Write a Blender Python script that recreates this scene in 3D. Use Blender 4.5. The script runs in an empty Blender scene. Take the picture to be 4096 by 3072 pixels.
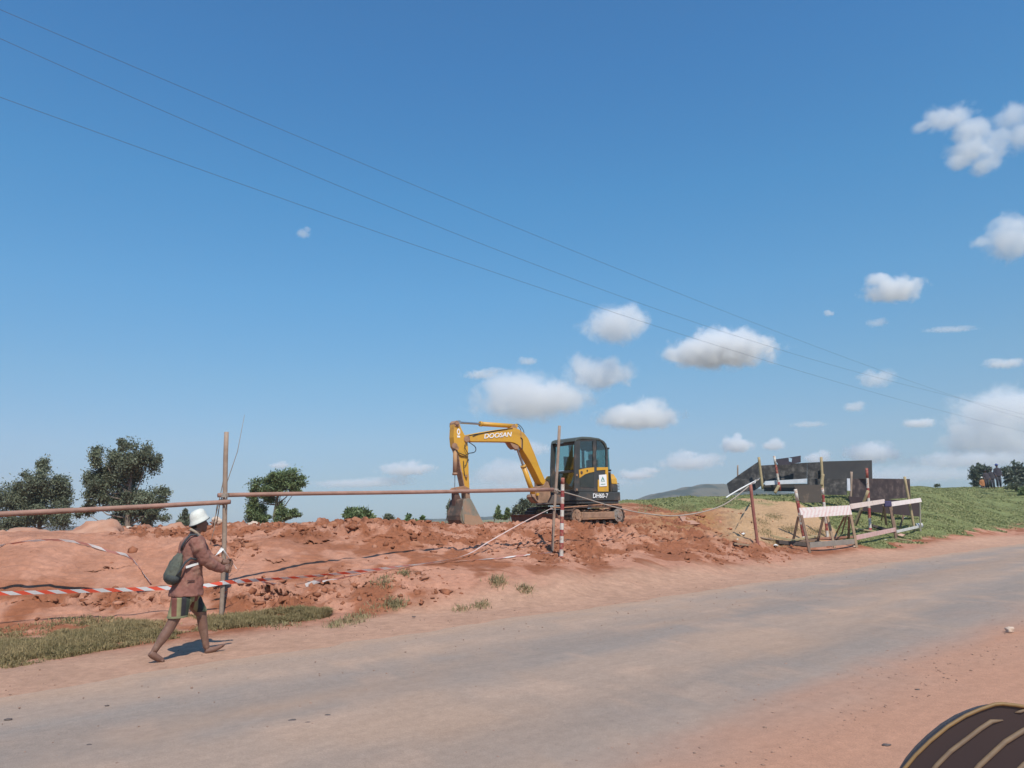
import bpy, bmesh, math, random
import numpy as np
from mathutils import Vector, Matrix, Euler, noise as mnoise
random.seed(7); RNG = np.random.default_rng(11)
S = bpy.context.scene
COL = S.collection
# ------------------------------------------------------------------ camera
F_PX = 2950.0
CAM_Z = 1.5
PITCH, ROLL = math.radians(10.17), math.radians(-1.5)
cd = bpy.data.cameras.new('camera'); cam = bpy.data.objects.new('camera', cd); COL.objects.link(cam)
cd.sensor_width = 36; cd.lens = F_PX/4096*36; cd.clip_start = 0.05; cd.clip_end = 30000
CR = Matrix.Rotation(math.pi/2+PITCH, 3, 'X') @ Matrix.Rotation(ROLL, 3, 'Z')
cam.matrix_world = Matrix.Translation((0, 0, CAM_Z)) @ CR.to_4x4()
S.camera = cam
S.render.resolution_x, S.render.resolution_y = 1024, 768
# ------------------------------------------------------------------ light
SUN_EL = math.radians(52); SUN_DIR = Vector((0.30, -0.95, 0)).normalized()
sv = Vector((SUN_DIR.x*math.cos(SUN_EL), SUN_DIR.y*math.cos(SUN_EL), math.sin(SUN_EL)))
ld = bpy.data.lights.new('sun', 'SUN'); sun = bpy.data.objects.new('sun', ld); COL.objects.link(sun)
ld.energy = 4.2; ld.angle = math.radians(0.53); ld.color = (1.0, 0.94, 0.83)
sun.rotation_euler = sv.to_track_quat('Z', 'Y').to_euler(); sun.location = (20, -60, 80)
W = bpy.data.worlds.new("World"); S.world = W; W.use_nodes = True
nt = W.node_tree; nt.nodes.clear()
sky = nt.nodes.new('ShaderNodeTexSky'); sky.sky_type = 'NISHITA'; sky.sun_disc = False
sky.sun_elevation = SUN_EL; sky.sun_rotation = math.atan2(SUN_DIR.x, SUN_DIR.y)
sky.air_density = 1.15; sky.dust_density = 0.25; sky.ozone_density = 2.2; sky.altitude = 1250
bg = nt.nodes.new('ShaderNodeBackground'); bg.inputs['Strength'].default_value = 0.1
wo = nt.nodes.new('ShaderNodeOutputWorld')
tc = nt.nodes.new('ShaderNodeTexCoord'); sx = nt.nodes.new('ShaderNodeSeparateXYZ'); nt.links.new(tc.outputs['Generated'], sx.inputs[0])
rp = nt.nodes.new('ShaderNodeValToRGB'); nt.links.new(sx.outputs['Z'], rp.inputs[0])          # the camera's colour response, by elevation
ST = [(0, (.36, .50, .79)), (.05, (.48, .585, .75)), (.10, (.60, .73, .84)), (.18, (.62, .91, .99)), (.29, (.58, 1.11, 1.25)), (.41, (.50, 1.20, 1.42)), (.55, (.46, 1.18, 1.52)), (1, (.5, 1.1, 1.5))]
while len(rp.color_ramp.elements) < len(ST): rp.color_ramp.elements.new(.5)
for e_, (p_, c_) in zip(rp.color_ramp.elements, ST): e_.position = p_; e_.color = (c_[0]/2, c_[1]/2, c_[2]/2, 1)
vm = nt.nodes.new('ShaderNodeVectorMath'); vm.operation = 'MULTIPLY'; nt.links.new(sky.outputs[0], vm.inputs[0]); nt.links.new(rp.outputs[0], vm.inputs[1])
vs_ = nt.nodes.new('ShaderNodeVectorMath'); vs_.operation = 'SCALE'; vs_.inputs['Scale'].default_value = 2.0; nt.links.new(vm.outputs[0], vs_.inputs[0])
nt.links.new(vs_.outputs[0], bg.inputs[0]); nt.links.new(bg.outputs[0], wo.inputs[0])
S.view_settings.view_transform = 'Standard'; S.view_settings.look = 'None'
S.view_settings.gamma = 1; S.view_settings.use_curve_mapping = False; S.view_settings.exposure = 0.13
S.render.engine = 'CYCLES'
S.cycles.volume_bounces = 5; S.cycles.max_bounces = 8; S.cycles.volume_step_rate = .6; S.cycles.transparent_max_bounces = 16

# ------------------------------------------------------------------ projection helpers (photo pixels <-> world)
CRn = np.array(CR)
def ray(px, py):
    px = np.asarray(px, float); py = np.asarray(py, float)
    c = np.stack([(px-2048)/F_PX, (1536-py)/F_PX, -np.ones_like(px)], -1)
    return c @ CRn.T
def at(px, py, d):                       # point seen at (px, py) that lies d metres in front (world Y)
    r = ray(px, py); k = d/r[..., 1]
    p = r*k[..., None] if r.ndim > 1 else r*k
    p = p + np.array([0, 0, CAM_Z])
    return Vector(p) if p.ndim == 1 else p
def proj(X, Y, Z):
    q = np.stack([X, Y, np.asarray(Z)-CAM_Z], -1) @ CRn
    w = -q[..., 2]; w = np.where(w < 1e-3, 1e-3, w)
    return 2048+F_PX*q[..., 0]/w, 1536-F_PX*q[..., 1]/w
def on_plane(px, py, O, N):              # ray / plane
    r = Vector(ray(px, py)); c = Vector((0, 0, CAM_Z))
    return c + r*((O-c).dot(N)/r.dot(N))
RD = Vector((.74, .67, 0)).normalized(); RN = Vector((-RD.y, RD.x, 0))     # along / across the road
def uv_of(X, Y): return X*RD.x+Y*RD.y, X*RN.x+Y*RN.y

# ------------------------------------------------------------------ numpy noise
def _h(i, j, s):
    n = (i.astype(np.int64)*374761393 + j.astype(np.int64)*668265263 + s*2147483647) & 0xffffffff
    n = ((n ^ (n >> 13))*1274126177) & 0xffffffff
    n = (n ^ (n >> 16)) & 0xffffffff
    return n/4294967296.0
def vnoise(x, y, s=0):
    i = np.floor(x); j = np.floor(y); fx = x-i; fy = y-j
    fx = fx*fx*fx*(fx*(fx*6-15)+10); fy = fy*fy*fy*(fy*(fy*6-15)+10)
    a = _h(i, j, s); b = _h(i+1, j, s); c = _h(i, j+1, s); d = _h(i+1, j+1, s)
    return (a*(1-fx)+b*fx)*(1-fy)+(c*(1-fx)+d*fx)*fy
def fbm(x, y, o=4, s=0):
    r = 0; a = .5; t = 0
    for k in range(o):
        r = r+a*vnoise(x+13.7*k, y-7.1*k, s+k); t += a; a *= .5; x, y = x*2.03*.94-y*2.03*.34, y*2.03*.94+x*2.03*.34
    return r/t
def worley(x, y, s=0):
    i = np.floor(x); j = np.floor(y); f1 = np.full(np.shape(x), 9.); f2 = f1.copy(); cid = f1*0
    for a in (-1, 0, 1):
        for b in (-1, 0, 1):
            ii, jj = i+a, j+b
            dx = ii+.15+.7*_h(ii, jj, s)-x; dy = jj+.15+.7*_h(ii, jj, s+5)-y
            dd = np.sqrt(dx*dx+dy*dy); c = _h(ii, jj, s+9)
            m = dd < f1; f2 = np.where(m, f1, np.minimum(f2, dd)); cid = np.where(m, c, cid); f1 = np.where(m, dd, f1)
    return f1, f2, cid
def sstep(a, b, x):
    t = np.clip((x-a)/(b-a), 0, 1); return t*t*(3-2*t)

# ------------------------------------------------------------------ materials
MATS = {}
def node_mat(name):
    m = bpy.data.materials.new(name); m.use_nodes = True; t = m.node_tree
    return m, t, t.nodes['Principled BSDF']
def N(t, ty, **kw):
    n = t.nodes.new(ty)
    for k, v in kw.items(): setattr(n, k, v)
    return n
def noise_n(t, scale, detail=4, rough=.55, co=None, dist=0.):
    n = N(t, 'ShaderNodeTexNoise'); n.inputs['Scale'].default_value = scale
    n.inputs['Detail'].default_value = detail; n.inputs['Roughness'].default_value = rough; n.inputs['Distortion'].default_value = dist
    if co is not None: t.links.new(co, n.inputs['Vector'])
    return n
def ramp(t, fac, stops):
    r = N(t, 'ShaderNodeValToRGB'); e = r.color_ramp.elements
    while len(e) < len(stops): e.new(.5)
    for el, (p, c) in zip(e, stops): el.position = p; el.color = (*c, 1) if len(c) == 3 else c
    t.links.new(fac, r.inputs[0]); return r
def mixc(t, fac, a, b, mode='MIX'):
    m = N(t, 'ShaderNodeMix', data_type='RGBA', blend_type=mode)
    for s, v in ((m.inputs[0], fac), (m.inputs[6], a), (m.inputs[7], b)):
        if hasattr(v, 'links') or hasattr(v, 'is_linked'): t.links.new(v, s)
        elif isinstance(v, (int, float)): s.default_value = v
        else: s.default_value = (*v, 1)
    return m.outputs[2]
def simple(name, c1, c2=None, scale=6, rough=.6, metal=0., bump=.0, bscale=40, dirt=None, dirt_amt=.5, spec=.5):
    """procedural paint / wood / cloth: two tones mixed by noise, optional dried red dirt in blotches, bump"""
    if name in MATS: return MATS[name]
    m, t, b = node_mat(name); co = N(t, 'ShaderNodeTexCoord').outputs['Object']
    n = noise_n(t, scale, 5, .6, co)
    c2 = c2 or tuple(x*.8 for x in c1)
    out = mixc(t, ramp(t, n.outputs[0], [(.35, (0, 0, 0)), (.65, (1, 1, 1))]).outputs[0], c1, c2)
    if dirt:
        n2 = noise_n(t, scale*.7+1, 8, .7, co)
        r = ramp(t, n2.outputs[0], [(.62-.3*dirt_amt, (0, 0, 0)), (.8-.3*dirt_amt, (1, 1, 1))])
        out = mixc(t, r.outputs[0], out, dirt)
    t.links.new(out, b.inputs['Base Color'])
    b.inputs['Roughness'].default_value = rough; b.inputs['Metallic'].default_value = metal
    b.inputs['Specular IOR Level'].default_value = spec
    if bump:
        n3 = noise_n(t, bscale, 6, .6, co); bp = N(t, 'ShaderNodeBump'); bp.inputs['Strength'].default_value = bump
        bp.inputs['Distance'].default_value = .02
        t.links.new(n3.outputs[0], bp.inputs['Height']); t.links.new(bp.outputs[0], b.inputs['Normal'])
    MATS[name] = m; return m
DIRT = (.38, .20, .12)

# ------------------------------------------------------------------ mesh builder
class MB:
    def __init__(s): s.v = []; s.f = []; s.m = []; s.uv = None
    def add(s, vs, fs, mi=0):
        o = len(s.v); s.v += [Vector(x) for x in vs]; s.f += [tuple(i+o for i in f) for f in fs]; s.m += [mi]*len(fs); return s
    def box(s, c, size, rot=None, mi=0, bev=0.):
        c = Vector(c); hx, hy, hz = [x/2 for x in size]; R = rot or Matrix.Identity(3)
        if bev <= 0:
            vs = [c+R@Vector((x, y, z)) for x in (-hx, hx) for y in (-hy, hy) for z in (-hz, hz)]
            return s.add(vs, [(0, 1, 3, 2), (4, 6, 7, 5), (0, 4, 5, 1), (2, 3, 7, 6), (0, 2, 6, 4), (1, 5, 7, 3)], mi)
        bm = bmesh.new(); bmesh.ops.create_cube(bm, size=1); 
        for v in bm.verts: v.co = Vector((v.co.x*size[0], v.co.y*size[1], v.co.z*size[2]))
        bmesh.ops.bevel(bm, geom=bm.edges[:], offset=bev, segments=2, affect='EDGES', profile=.6)
        bm.verts.index_update()
        s.add([c+R@v.co for v in bm.verts], [[v.index for v in f.verts] for f in bm.faces], mi); bm.free(); return s
    def beam(s, p0, p1, w, h, up=(0, 0, 1), mi=0):
        p0, p1 = Vector(p0), Vector(p1); d = (p1-p0); L = d.length; d.normalize(); up = Vector(up)
        if abs(d.dot(up)) > .98: up = Vector((0, 1, 0))
        x = d.cross(up).normalized(); z = x.cross(d)
        R = Matrix((x, d, z)).transposed(); return s.box((p0+p1)/2, (w, L, h), R, mi)
    def tube(s, pts, rad, seg=10, mi=0, caps=True, ell=None, wob=0):
        pts = [Vector(p) for p in pts]; n = len(pts)
        if not hasattr(rad, '__len__'): rad = [rad]*n
        rings = []; prev = None
        for i, p in enumerate(pts):
            d = (pts[min(i+1, n-1)]-pts[max(i-1, 0)]).normalized()
            if prev is None: prev = d.orthogonal().normalized()
            a = (prev-d*prev.dot(d)).normalized(); b = d.cross(a); prev = a
            rings.append([p+(a*math.cos(t)+b*math.sin(t))*rad[i]*(1+wob*(random.random()-.5)) for t in [2*math.pi*k/seg for k in range(seg)]])
        vs = [q for r in rings for q in r]; fs = []
        for i in range(n-1):
            for k in range(seg):
                fs.append((i*seg+k, i*seg+(k+1) % seg, (i+1)*seg+(k+1) % seg, (i+1)*seg+k))
        if caps: fs.append(tuple(range(seg))[::-1]); fs.append(tuple((n-1)*seg+k for k in range(seg)))
        return s.add(vs, fs, mi)
    def loft(s, rings, seg=16, mi=0, caps=True, pw=2.0):
        """rings: (centre, axis_a, axis_b); pw>2 squarish"""
        vs = []; n = len(rings)
        for c, a, b in rings:
            for k in range(seg):
                t = 2*math.pi*k/seg; ct, st = math.cos(t), math.sin(t)
                vs.append(Vector(c)+Vector(a)*math.copysign(abs(ct)**(2/pw), ct)+Vector(b)*math.copysign(abs(st)**(2/pw), st))
        fs = []
        for i in range(n-1):
            for k in range(seg): fs.append((i*seg+k, i*seg+(k+1) % seg, (i+1)*seg+(k+1) % seg, (i+1)*seg+k))
        if caps: fs.append(tuple(range(seg))[::-1]); fs.append(tuple((n-1)*seg+k for k in range(seg)))
        return s.add(vs, fs, mi)
    def ball(s, c, r, seg=12, rings=8, mi=0, R=None):
        c = Vector(c); r = Vector(r) if hasattr(r, '__len__') else Vector((r, r, r)); R = R or Matrix.Identity(3)
        vs = [c+R@Vector((0, 0, r.z))]
        for i in range(1, rings):
            th = math.pi*i/rings
            for k in range(seg):
                ph = 2*math.pi*k/seg
                vs.append(c+R@Vector((r.x*math.sin(th)*math.cos(ph), r.y*math.sin(th)*math.sin(ph), r.z*math.cos(th))))
        vs.append(c+R@Vector((0, 0, -r.z))); fs = []
        for k in range(seg): fs.append((0, 1+k, 1+(k+1) % seg))
        for i in range(rings-2):
            for k in range(seg):
                a = 1+i*seg+k; b = 1+i*seg+(k+1) % seg; fs.append((a, a+seg, b+seg, b))
        l = len(vs)-1; o = 1+(rings-2)*seg
        for k in range(seg): fs.append((l, o+(k+1) % seg, o+k))
        return s.add(vs, fs, mi)
    def extrude(s, poly, vec, mi=0):
        """closed polygon of 3D points pushed along vec"""
        poly = [Vector(p) for p in poly]; vec = Vector(vec); n = len(poly)
        vs = poly+[p+vec for p in poly]
        fs = [tuple(range(n)), tuple(range(2*n-1, n-1, -1))]+[(i, i+n, (i+1) % n+n, (i+1) % n) for i in range(n)]
        return s.add(vs, fs, mi)
    def build(s, name, mats, parent=None, origin=None, smooth=False, bevel=0., auto=None):
        me = bpy.data.meshes.new(name)
        o = bpy.data.objects.new(name, me); COL.objects.link(o)
        org = Vector((0, 0, 0))
        if parent is not None: org = parent['_w']  # world offset of the thing
        if origin is not None and parent is None: org = Vector(origin); o.location = org
        org = Vector(org)
        me.from_pydata([tuple(v-org) for v in s.v], [], s.f)
        for m in (mats if isinstance(mats, (list, tuple)) else [mats]): me.materials.append(m)
        if any(s.m): me.polygons.foreach_set('material_index', s.m)
        bm = bmesh.new(); bm.from_mesh(me); bmesh.ops.recalc_face_normals(bm, faces=bm.faces[:]); bm.to_mesh(me); bm.free()
        if smooth: me.polygons.foreach_set('use_smooth', [True]*len(me.polygons))
        if auto is not None: me.set_sharp_from_angle(angle=math.radians(auto))
        if bevel > 0:
            b = o.modifiers.new('bevel', 'BEVEL'); b.width = bevel; b.segments = 2; b.limit_method = 'ANGLE'; b.angle_limit = math.radians(40)
        if parent is not None: o.parent = parent.get('_obj_ref') or PAR[parent['_id']]
        return o
PAR = {}
class Thing(dict): pass
def thing(name, loc, label, cat, group=None):
    e = bpy.data.objects.new(name, None); COL.objects.link(e); e.location = Vector(loc); e.empty_display_size = .2
    e['label'] = label; e['category'] = cat
    if group: e['group'] = group
    t = Thing(); t['_w'] = Vector(loc); t['_id'] = e.name; PAR[e.name] = e; t.ob = e; return t
def sub(part, of):                      # a sub-part: reparent keeping place (parts have identity transforms)
    w = of['_w'] if isinstance(of, Thing) else None
    return part
def tag(o, label, cat, group=None, kind=None):
    o['label'] = label; o['category'] = cat
    if group: o['group'] = group
    if kind: o['kind'] = kind
    return o
def struct(o): o['kind'] = 'structure'; return o
def under(child, part):                 # move a built part one level down (all parts of a thing share its origin)
    child.parent = part; return child
def np_mesh(name, V, Fq, mat, cols=None, smooth=False, origin=None):
    """fast mesh from arrays; Fq (n,3) or (n,4)"""
    me = bpy.data.meshes.new(name); k = Fq.shape[1]
    org = np.zeros(3) if origin is None else np.array(origin)
    me.vertices.add(len(V)); me.vertices.foreach_set('co', (V-org).astype(np.float32).ravel())
    me.loops.add(Fq.size); me.loops.foreach_set('vertex_index', Fq.astype(np.int32).ravel())
    me.polygons.add(len(Fq)); me.polygons.foreach_set('loop_start', np.arange(0, Fq.size, k, dtype=np.int32))
    me.polygons.foreach_set('loop_total', np.full(len(Fq), k, dtype=np.int32))
    if smooth: me.polygons.foreach_set('use_smooth', np.ones(len(Fq), dtype=bool))
    me.update(calc_edges=True)
    if cols is not None:
        a = me.color_attributes.new('Col', 'FLOAT_COLOR', 'POINT')
        c = np.ones((len(V), 4), np.float32); c[:, :3] = cols; a.data.foreach_set('color', c.ravel())
    me.materials.append(mat)
    o = bpy.data.objects.new(name, me); COL.objects.link(o); o.location = Vector(org); return o

# ================================================================== TERRAIN
# profile columns: photo column -> (distance, photo row 'y..' or height) of the ground going away from the road
def yv(y): return ('y', y)
PROF = {
 0:   [(11.0, 0), (11.5, yv(2490)), (12.4, yv(2365)), (12.9, yv(2300)), (14.3, yv(2150)), (16, 1.40), (25, 1.2), (60, .3)],
 600: [(11.6, 0), (12.1, yv(2450)), (12.9, yv(2345)), (13.5, yv(2270)), (14.8, yv(2150)), (16.5, yv(2125)), (25, 1.2), (60, .3)],
 1000:[(12.0, 0), (13.1, yv(2345)), (14.0, yv(2260)), (15.1, yv(2170)), (16.5, yv(2108)), (19, 1.35), (25, 1.1), (60, .2)],
 1500:[(12.3, 0), (13.4, yv(2325)), (15.4, yv(2205)), (16.3, yv(2130)), (17.3, yv(2082)), (20, 1.3), (25, 1.0), (60, .2)],
 1900:[(12.5, 0), (14.1, yv(2300)), (16.5, yv(2195)), (19, yv(2112)), (21, 1.27), (24, 1.2), (30, .9), (60, .2)],
 2220:[(12.8, 0), (14.8, yv(2285)), (17, yv(2205)), (19.5, yv(2120)), (21, 1.23), (24, 1.2), (30, 1.1), (60, .2)],
 2400:[(13.2, 0), (17, yv(2245)), (20.5, yv(2140)), (22.2, 1.22), (24, 1.2), (27, 1.4), (31, 1.75), (34, 1.7), (60, .8)],
 2500:[(13.6, 0), (17, yv(2240)), (20.8, yv(2142)), (24, yv(2082)), (27, yv(2035)), (31, yv(2000)), (34, 2.0), (60, 1.0)],
 2700:[(15, 0), (18.5, yv(2230)), (22.5, yv(2130)), (26, yv(2060)), (30, yv(2010)), (33, yv(1993)), (36, 2.1), (60, 1.5)],
 2950:[(18, 0), (21.5, yv(2200)), (24, yv(2120)), (26.5, yv(2058)), (30, yv(2010)), (33, yv(1987)), (38, 2.1), (70, 1.6)],
 3150:[(19.5, 0), (23.5, yv(2190)), (25.5, yv(2130)), (28, yv(2060)), (31, yv(2000)), (34, yv(1984)), (45, 2.3), (70, 2.3)],
 3350:[(21.5, 0), (25, yv(2183)), (28, yv(2120)), (32, yv(2040)), (35, yv(1990)), (45, 2.4), (60, 2.8), (80, 2.8)],
 3640:[(26, 0), (30, yv(2150)), (34, yv(2080)), (42, yv(2000)), (50, yv(1962)), (60, yv(1947)), (75, 3.1), (120, 2)],
 4096:[(40, 0), (46, yv(2093)), (52, yv(2045)), (60, yv(1992)), (72, yv(1947)), (90, 3.2), (150, 2)],
}
PX = sorted(PROF); PT = []
for c in PX:
    ds, zs = [0], [0]
    for d, z in PROF[c]:
        if isinstance(z, tuple): z = at(c, z[1], d).z
        ds.append(d); zs.append(z)
    ds.append(400); zs.append(-2.0)
    PT.append((np.array(ds, float), np.array(zs, float)))
PTX = np.array([at(c, 2100, 1.0).x for c in PX])
def base_z(X, Y):
    t = X/np.maximum(Y, .2)
    idx = np.clip(np.searchsorted(PTX, t)-1, 0, len(PX)-2)
    w = np.clip((t-PTX[idx])/(PTX[idx+1]-PTX[idx]), 0, 1); w = w*w*(3-2*w)
    z = np.zeros(np.shape(X))
    for k in range(len(PX)):
        m = (idx == k) | (idx+1 == k)
        if not m.any(): continue
        zk = np.interp(Y[m], *PT[k]); wk = np.where(idx[m] == k, 1-w[m], w[m]); z[m] += zk*wk
    u, v = uv_of(X, Y)
    return z*sstep(8.6, 10.6, v)
ROUGH = [(1300, 2112, 560, 52), (680, 2130, 260, 28), (1150, 2392, 330, 62), (1480, 2370, 330, 75), (2000, 2150, 420, 60), (1650, 2130, 260, 60),
         (2500, 2130, 430, 80), (2780, 2110, 300, 75), (2950, 2210, 260, 45), (520, 2400, 300, 45), (2300, 2200, 240, 60), (900, 2190, 150, 60)]
TRENCH = [([(1260,2336),(1330,2347),(1420,2356),(1500,2330)], 6, .10),
          ([(1050,2250),(1090,2262),(1150,2258)], 5, .08), ([(330,2290),(420,2275),(520,2262),(560,2225)], 4, .06), ([(30,2420),(160,2408),(300,2412),(420,2398)], 5, .10),
          ([(1180,2172),(1250,2182),(1330,2178)], 6, .10), ([(700,2205),(760,2216),(850,2210)], 5, .07), ([(1560,2300),(1700,2285),(1830,2288)], 5, .08), ([(930,2372),(1010,2380),(1100,2372),(1180,2384)], 6, .12),
          ([(2680,2092),(2720,2112),(2740,2100)], 9, .2), ([(2860,2112),(2905,2122),(2960,2136)], 7, .14), ([(2560,2190),(2660,2205),(2760,2215)], 6, .12), ([(3000,2225),(3080,2238),(3160,2240)], 5, .06)]
def seg_dist(px, py, pl):
    best = np.full(np.shape(px), 1e9)
    for (x0, y0), (x1, y1) in zip(pl[:-1], pl[1:]):
        dx, dy = x1-x0, y1-y0; t = np.clip(((px-x0)*dx+(py-y0)*dy)/(dx*dx+dy*dy), 0, 1)
        best = np.minimum(best, np.hypot(px-x0-t*dx, py-y0-t*dy))
    return best
def terr(X, Y, full=False):
    X = np.asarray(X, float); Y = np.asarray(Y, float)
    z0 = base_z(X, Y); px, py = proj(X, Y, z0); u, v = uv_of(X, Y)
    bank = sstep(9.6, 12.5, v)*(Y > 0)
    r = np.zeros(np.shape(X))
    for cx, cy, rx, ry in ROUGH:
        r = np.maximum(r, np.exp(-(((px-cx)/rx)**2+((py-cy)/ry)**2)**2))
    r *= .35+.9*fbm(X*.9, Y*.9, 3, 40)
    z0 = z0+.16*np.exp(-((Y-20.7+(X-1.5)*.25)/.45)**2)*sstep(.2, .8, X)*sstep(4.2, 3.2, X)
    farz = sstep(70, 25, Y); r = r*bank*farz
    x, y = X, Y*.8
    wx = x+.3*fbm(x*2, y*2, 3, 1); wy = y+.3*fbm(x*2, y*2, 3, 2)
    f1, f2, c1 = worley(wx*2.6, wy*2.6, 3); g1, g2, c2 = worley(wx*6.5, wy*6.5, 4); k1, k2, c3 = worley(x*14, y*14, 6)
    cl = np.clip(f2-f1, 0, .5)*2*(.3+c1)*.10+np.clip(g2-g1, 0, .4)*2.5*c2*.085+np.clip(k2-k1, 0, .4)*c3*.05
    nz = r*(cl-.05) + bank*(.22*(fbm(X*.45, Y*.45, 3, 20)-.5) + .05*(fbm(X*2.2, Y*2.2, 4, 21)-.5))*sstep(200, 60, Y)
    # faint layered ledges in the scraped cut
    led = fbm(X*.7, Y*.7+z0*3, 3, 30)*7; fr = led-np.floor(led)
    nz += bank*(1-np.clip(r*2, 0, 1))*(px < 2100)*(.028*sstep(.0, .25, fr)*sstep(1, .25, fr))
    # gentle litter of crumbs on the verge
    nz += sstep(8.6, 9.6, v)*(1-bank)*.02*(fbm(X*3, Y*3, 4, 50)-.4)*(Y > 0)*sstep(40, 20, Y)
    for pl, wd, dp in TRENCH:
        x0 = min(p[0] for p in pl)-40; x1 = max(p[0] for p in pl)+40
        y0 = min(p[1] for p in pl)-40; y1 = max(p[1] for p in pl)+40
        m = (px > x0) & (px < x1) & (py > y0) & (py < y1) & (Y < 30)
        if m.any():
            jy = 10*(vnoise(px[m]*.045, py[m]*.01, 60)-.5)+5*(vnoise(px[m]*.13, py[m]*.02, 61)-.5)
            dd = seg_dist(px[m], py[m]+jy, pl); wv = wd*(.35+1.2*vnoise(px[m]*.02, py[m]*0, 62))
            ends = sstep(x0+35, x0+80, px[m])*sstep(x1-35, x1-80, px[m]) if x0 > 0 else sstep(x1-35, x1-80, px[m])
            nz[m] -= dp*.35*np.exp(-(dd/np.maximum(wv, 2))**4)*(.3+.7*ends)
    z = z0+nz
    if full: return z, z0, px, py, u, v, r, bank
    return z
def gz(x, y): return float(terr(np.array([x]), np.array([y]))[0])
_D = np.concatenate([np.arange(3, 60, .05), np.arange(60, 140, .5)])
def hit(px, py):                         # where the ray through a photo pixel first meets the ground
    p = at(np.full(_D.shape, float(px)), np.full(_D.shape, float(py)), _D)
    z = terr(p[:, 0], p[:, 1]); hh = p[:, 2] <= z; k = np.argmax(hh) if hh.any() else len(_D)-1
    return Vector((p[k, 0], p[k, 1], z[k]))
def green_line(px):
    return np.interp(px, [2300, 2450, 2550, 2650, 2750, 2850, 3000, 3200, 3300, 3400, 3500, 3684, 3880, 4096, 4600],
                         [1985, 2010, 2022, 2030, 2038, 2018, 2006, 2022, 2080, 2165, 2185, 2163, 2128, 2102, 2060])
def green_mask(px, py, X, Y):
    n = fbm(X*.8, Y*.8, 4, 70)
    g = sstep(8, -8, py-green_line(px)-70*(n-.5))*(px > 2380)*sstep(2380, 2480, px)
    g = np.maximum(g, sstep(27, 36, Y)*(py < 2120)*sstep(2500, 2300, px)*.8)
    return np.clip(g, 0, 1)
def make_terrain():
    rows = np.concatenate([np.linspace(1.0, 8.4, 44), np.linspace(8.5, 11, 50), np.linspace(11.02, 18.5, 370), np.linspace(18.55, 23, 90), np.linspace(23.1, 36, 110), np.geomspace(36.3, 120, 70), np.geomspace(125, 900, 12)])
    cols = np.concatenate([np.linspace(-4, -.86, 40), np.linspace(-.85, .85, 1080), np.linspace(.86, 4, 40)])
    T, D = np.meshgrid(cols, rows); X = (T*D).ravel(); Y = D.ravel()
    z, z0, px, py, u, v, r, bank = terr(X, Y, True)
    # undercut ledges: soil above each crack leans out, soil below is hollowed
    sh = np.zeros(len(X))
    for pl, wd, dp in TRENCH:
        xs, ys = zip(*pl); m = (px > xs[0]-30) & (px < xs[-1]+30) & (np.abs(py-np.interp(px, xs, ys)) < 120) & (Y < 30)
        if not m.any(): continue
        q = px[m]; s_ = py[m]-(np.interp(q, xs, ys)+12*(vnoise(q*.04, q*0, 60)-.5)+7*(vnoise(q*.13, q*0, 61)-.5))
        A = dp*.75*(.25+1.3*vnoise(q*.013, q*0, 63))*(sstep(xs[-1]+30, xs[-1]-50, q))*(1 if xs[0] <= 0 else sstep(xs[0]-30, xs[0]+50, q))
        sh[m] += np.where(s_ < 0, A*np.exp(np.minimum(s_, 0)/26), -A*.8*np.exp(-np.maximum(s_, 0)/13))
    sh += np.clip(r*2, 0, 1)*.26*(fbm(X*5, z0*14+Y, 3, 130)-.5)*(Y < 30)*(bank > .2)
    V = np.stack([X, Y-sh, z], -1); nr, nc = len(rows), len(cols)
    i = np.arange(nr*nc).reshape(nr, nc)
    Fq = np.stack([i[:-1, :-1], i[:-1, 1:], i[1:, 1:], i[1:, :-1]], -1).reshape(-1, 4)
    # colours of the soils themselves
    C = lambda *a: np.array(a)
    red, pink, ochre, sand, tan, grn = C(.305, .118, .062), C(.475, .235, .155), C(.36, .185, .075), C(.455, .29, .165), C(.50, .298, .205), C(.19, .21, .085)
    n1 = fbm(X*.5, Y*.5, 4, 80)[:, None]; n2 = fbm(X*1.7, Y*1.7, 5, 81)[:, None]; n3 = fbm(X*6, Y*6, 3, 82)[:, None]
    col = tan*(1-.0*n1)
    cutc = red*(1-sstep(.42, .62, n2))+pink*sstep(.42, .62, n2)
    pk = (sstep(2380, 2300, py)*sstep(1500, 900, px)*(1-np.clip(r*2.2, 0, 1)))[:, None]
    cutc = cutc*(1-.75*pk)+pink*.75*pk
    oc = (np.exp(-(((px-2800)/260)**2+((py-2080)/60)**2)))[:, None]*sstep(.35, .6, n2)
    cutc = cutc*(1-oc)+ochre*oc
    bk = sstep(.0, .36, bank+.25*(n2[:, 0]-.5))[:, None]
    col = col*(1-bk)+cutc*bk
    sd = (sstep(2820, 2960, px)*sstep(3480, 3350, px)*sstep(2190, 2150, py+60*(n2[:, 0]-.5))*(bank > .1))[:, None]
    col = col*(1-sd)+sand*sd
    g = (green_mask(px, py, X, Y)*(Y > 5)*(py < 2600))[:, None]
    col = col*(1-g)+grn*g
    nearside = sstep(3.4, 1.8, v)[:, None]; redn = C(.46, .235, .15)
    col = col*(1-nearside)+(redn*(.92+.16*n2))*nearside
    col = col*(.86+.28*n3)*(.9+.2*n1)
    m, t, b = node_mat('soil')
    at_ = N(t, 'ShaderNodeAttribute', attribute_name='Col'); co = N(t, 'ShaderNodeTexCoord').outputs['Object']
    a = noise_n(t, 9, 8, .7, co); bb = noise_n(t, 60, 4, .7, co)
    c = mixc(t, 1.0, at_.outputs['Color'], ramp(t, a.outputs[0], [(.25, (.80, .78, .76)), (.75, (1.2, 1.2, 1.2))]).outputs[0], 'MULTIPLY')
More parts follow.
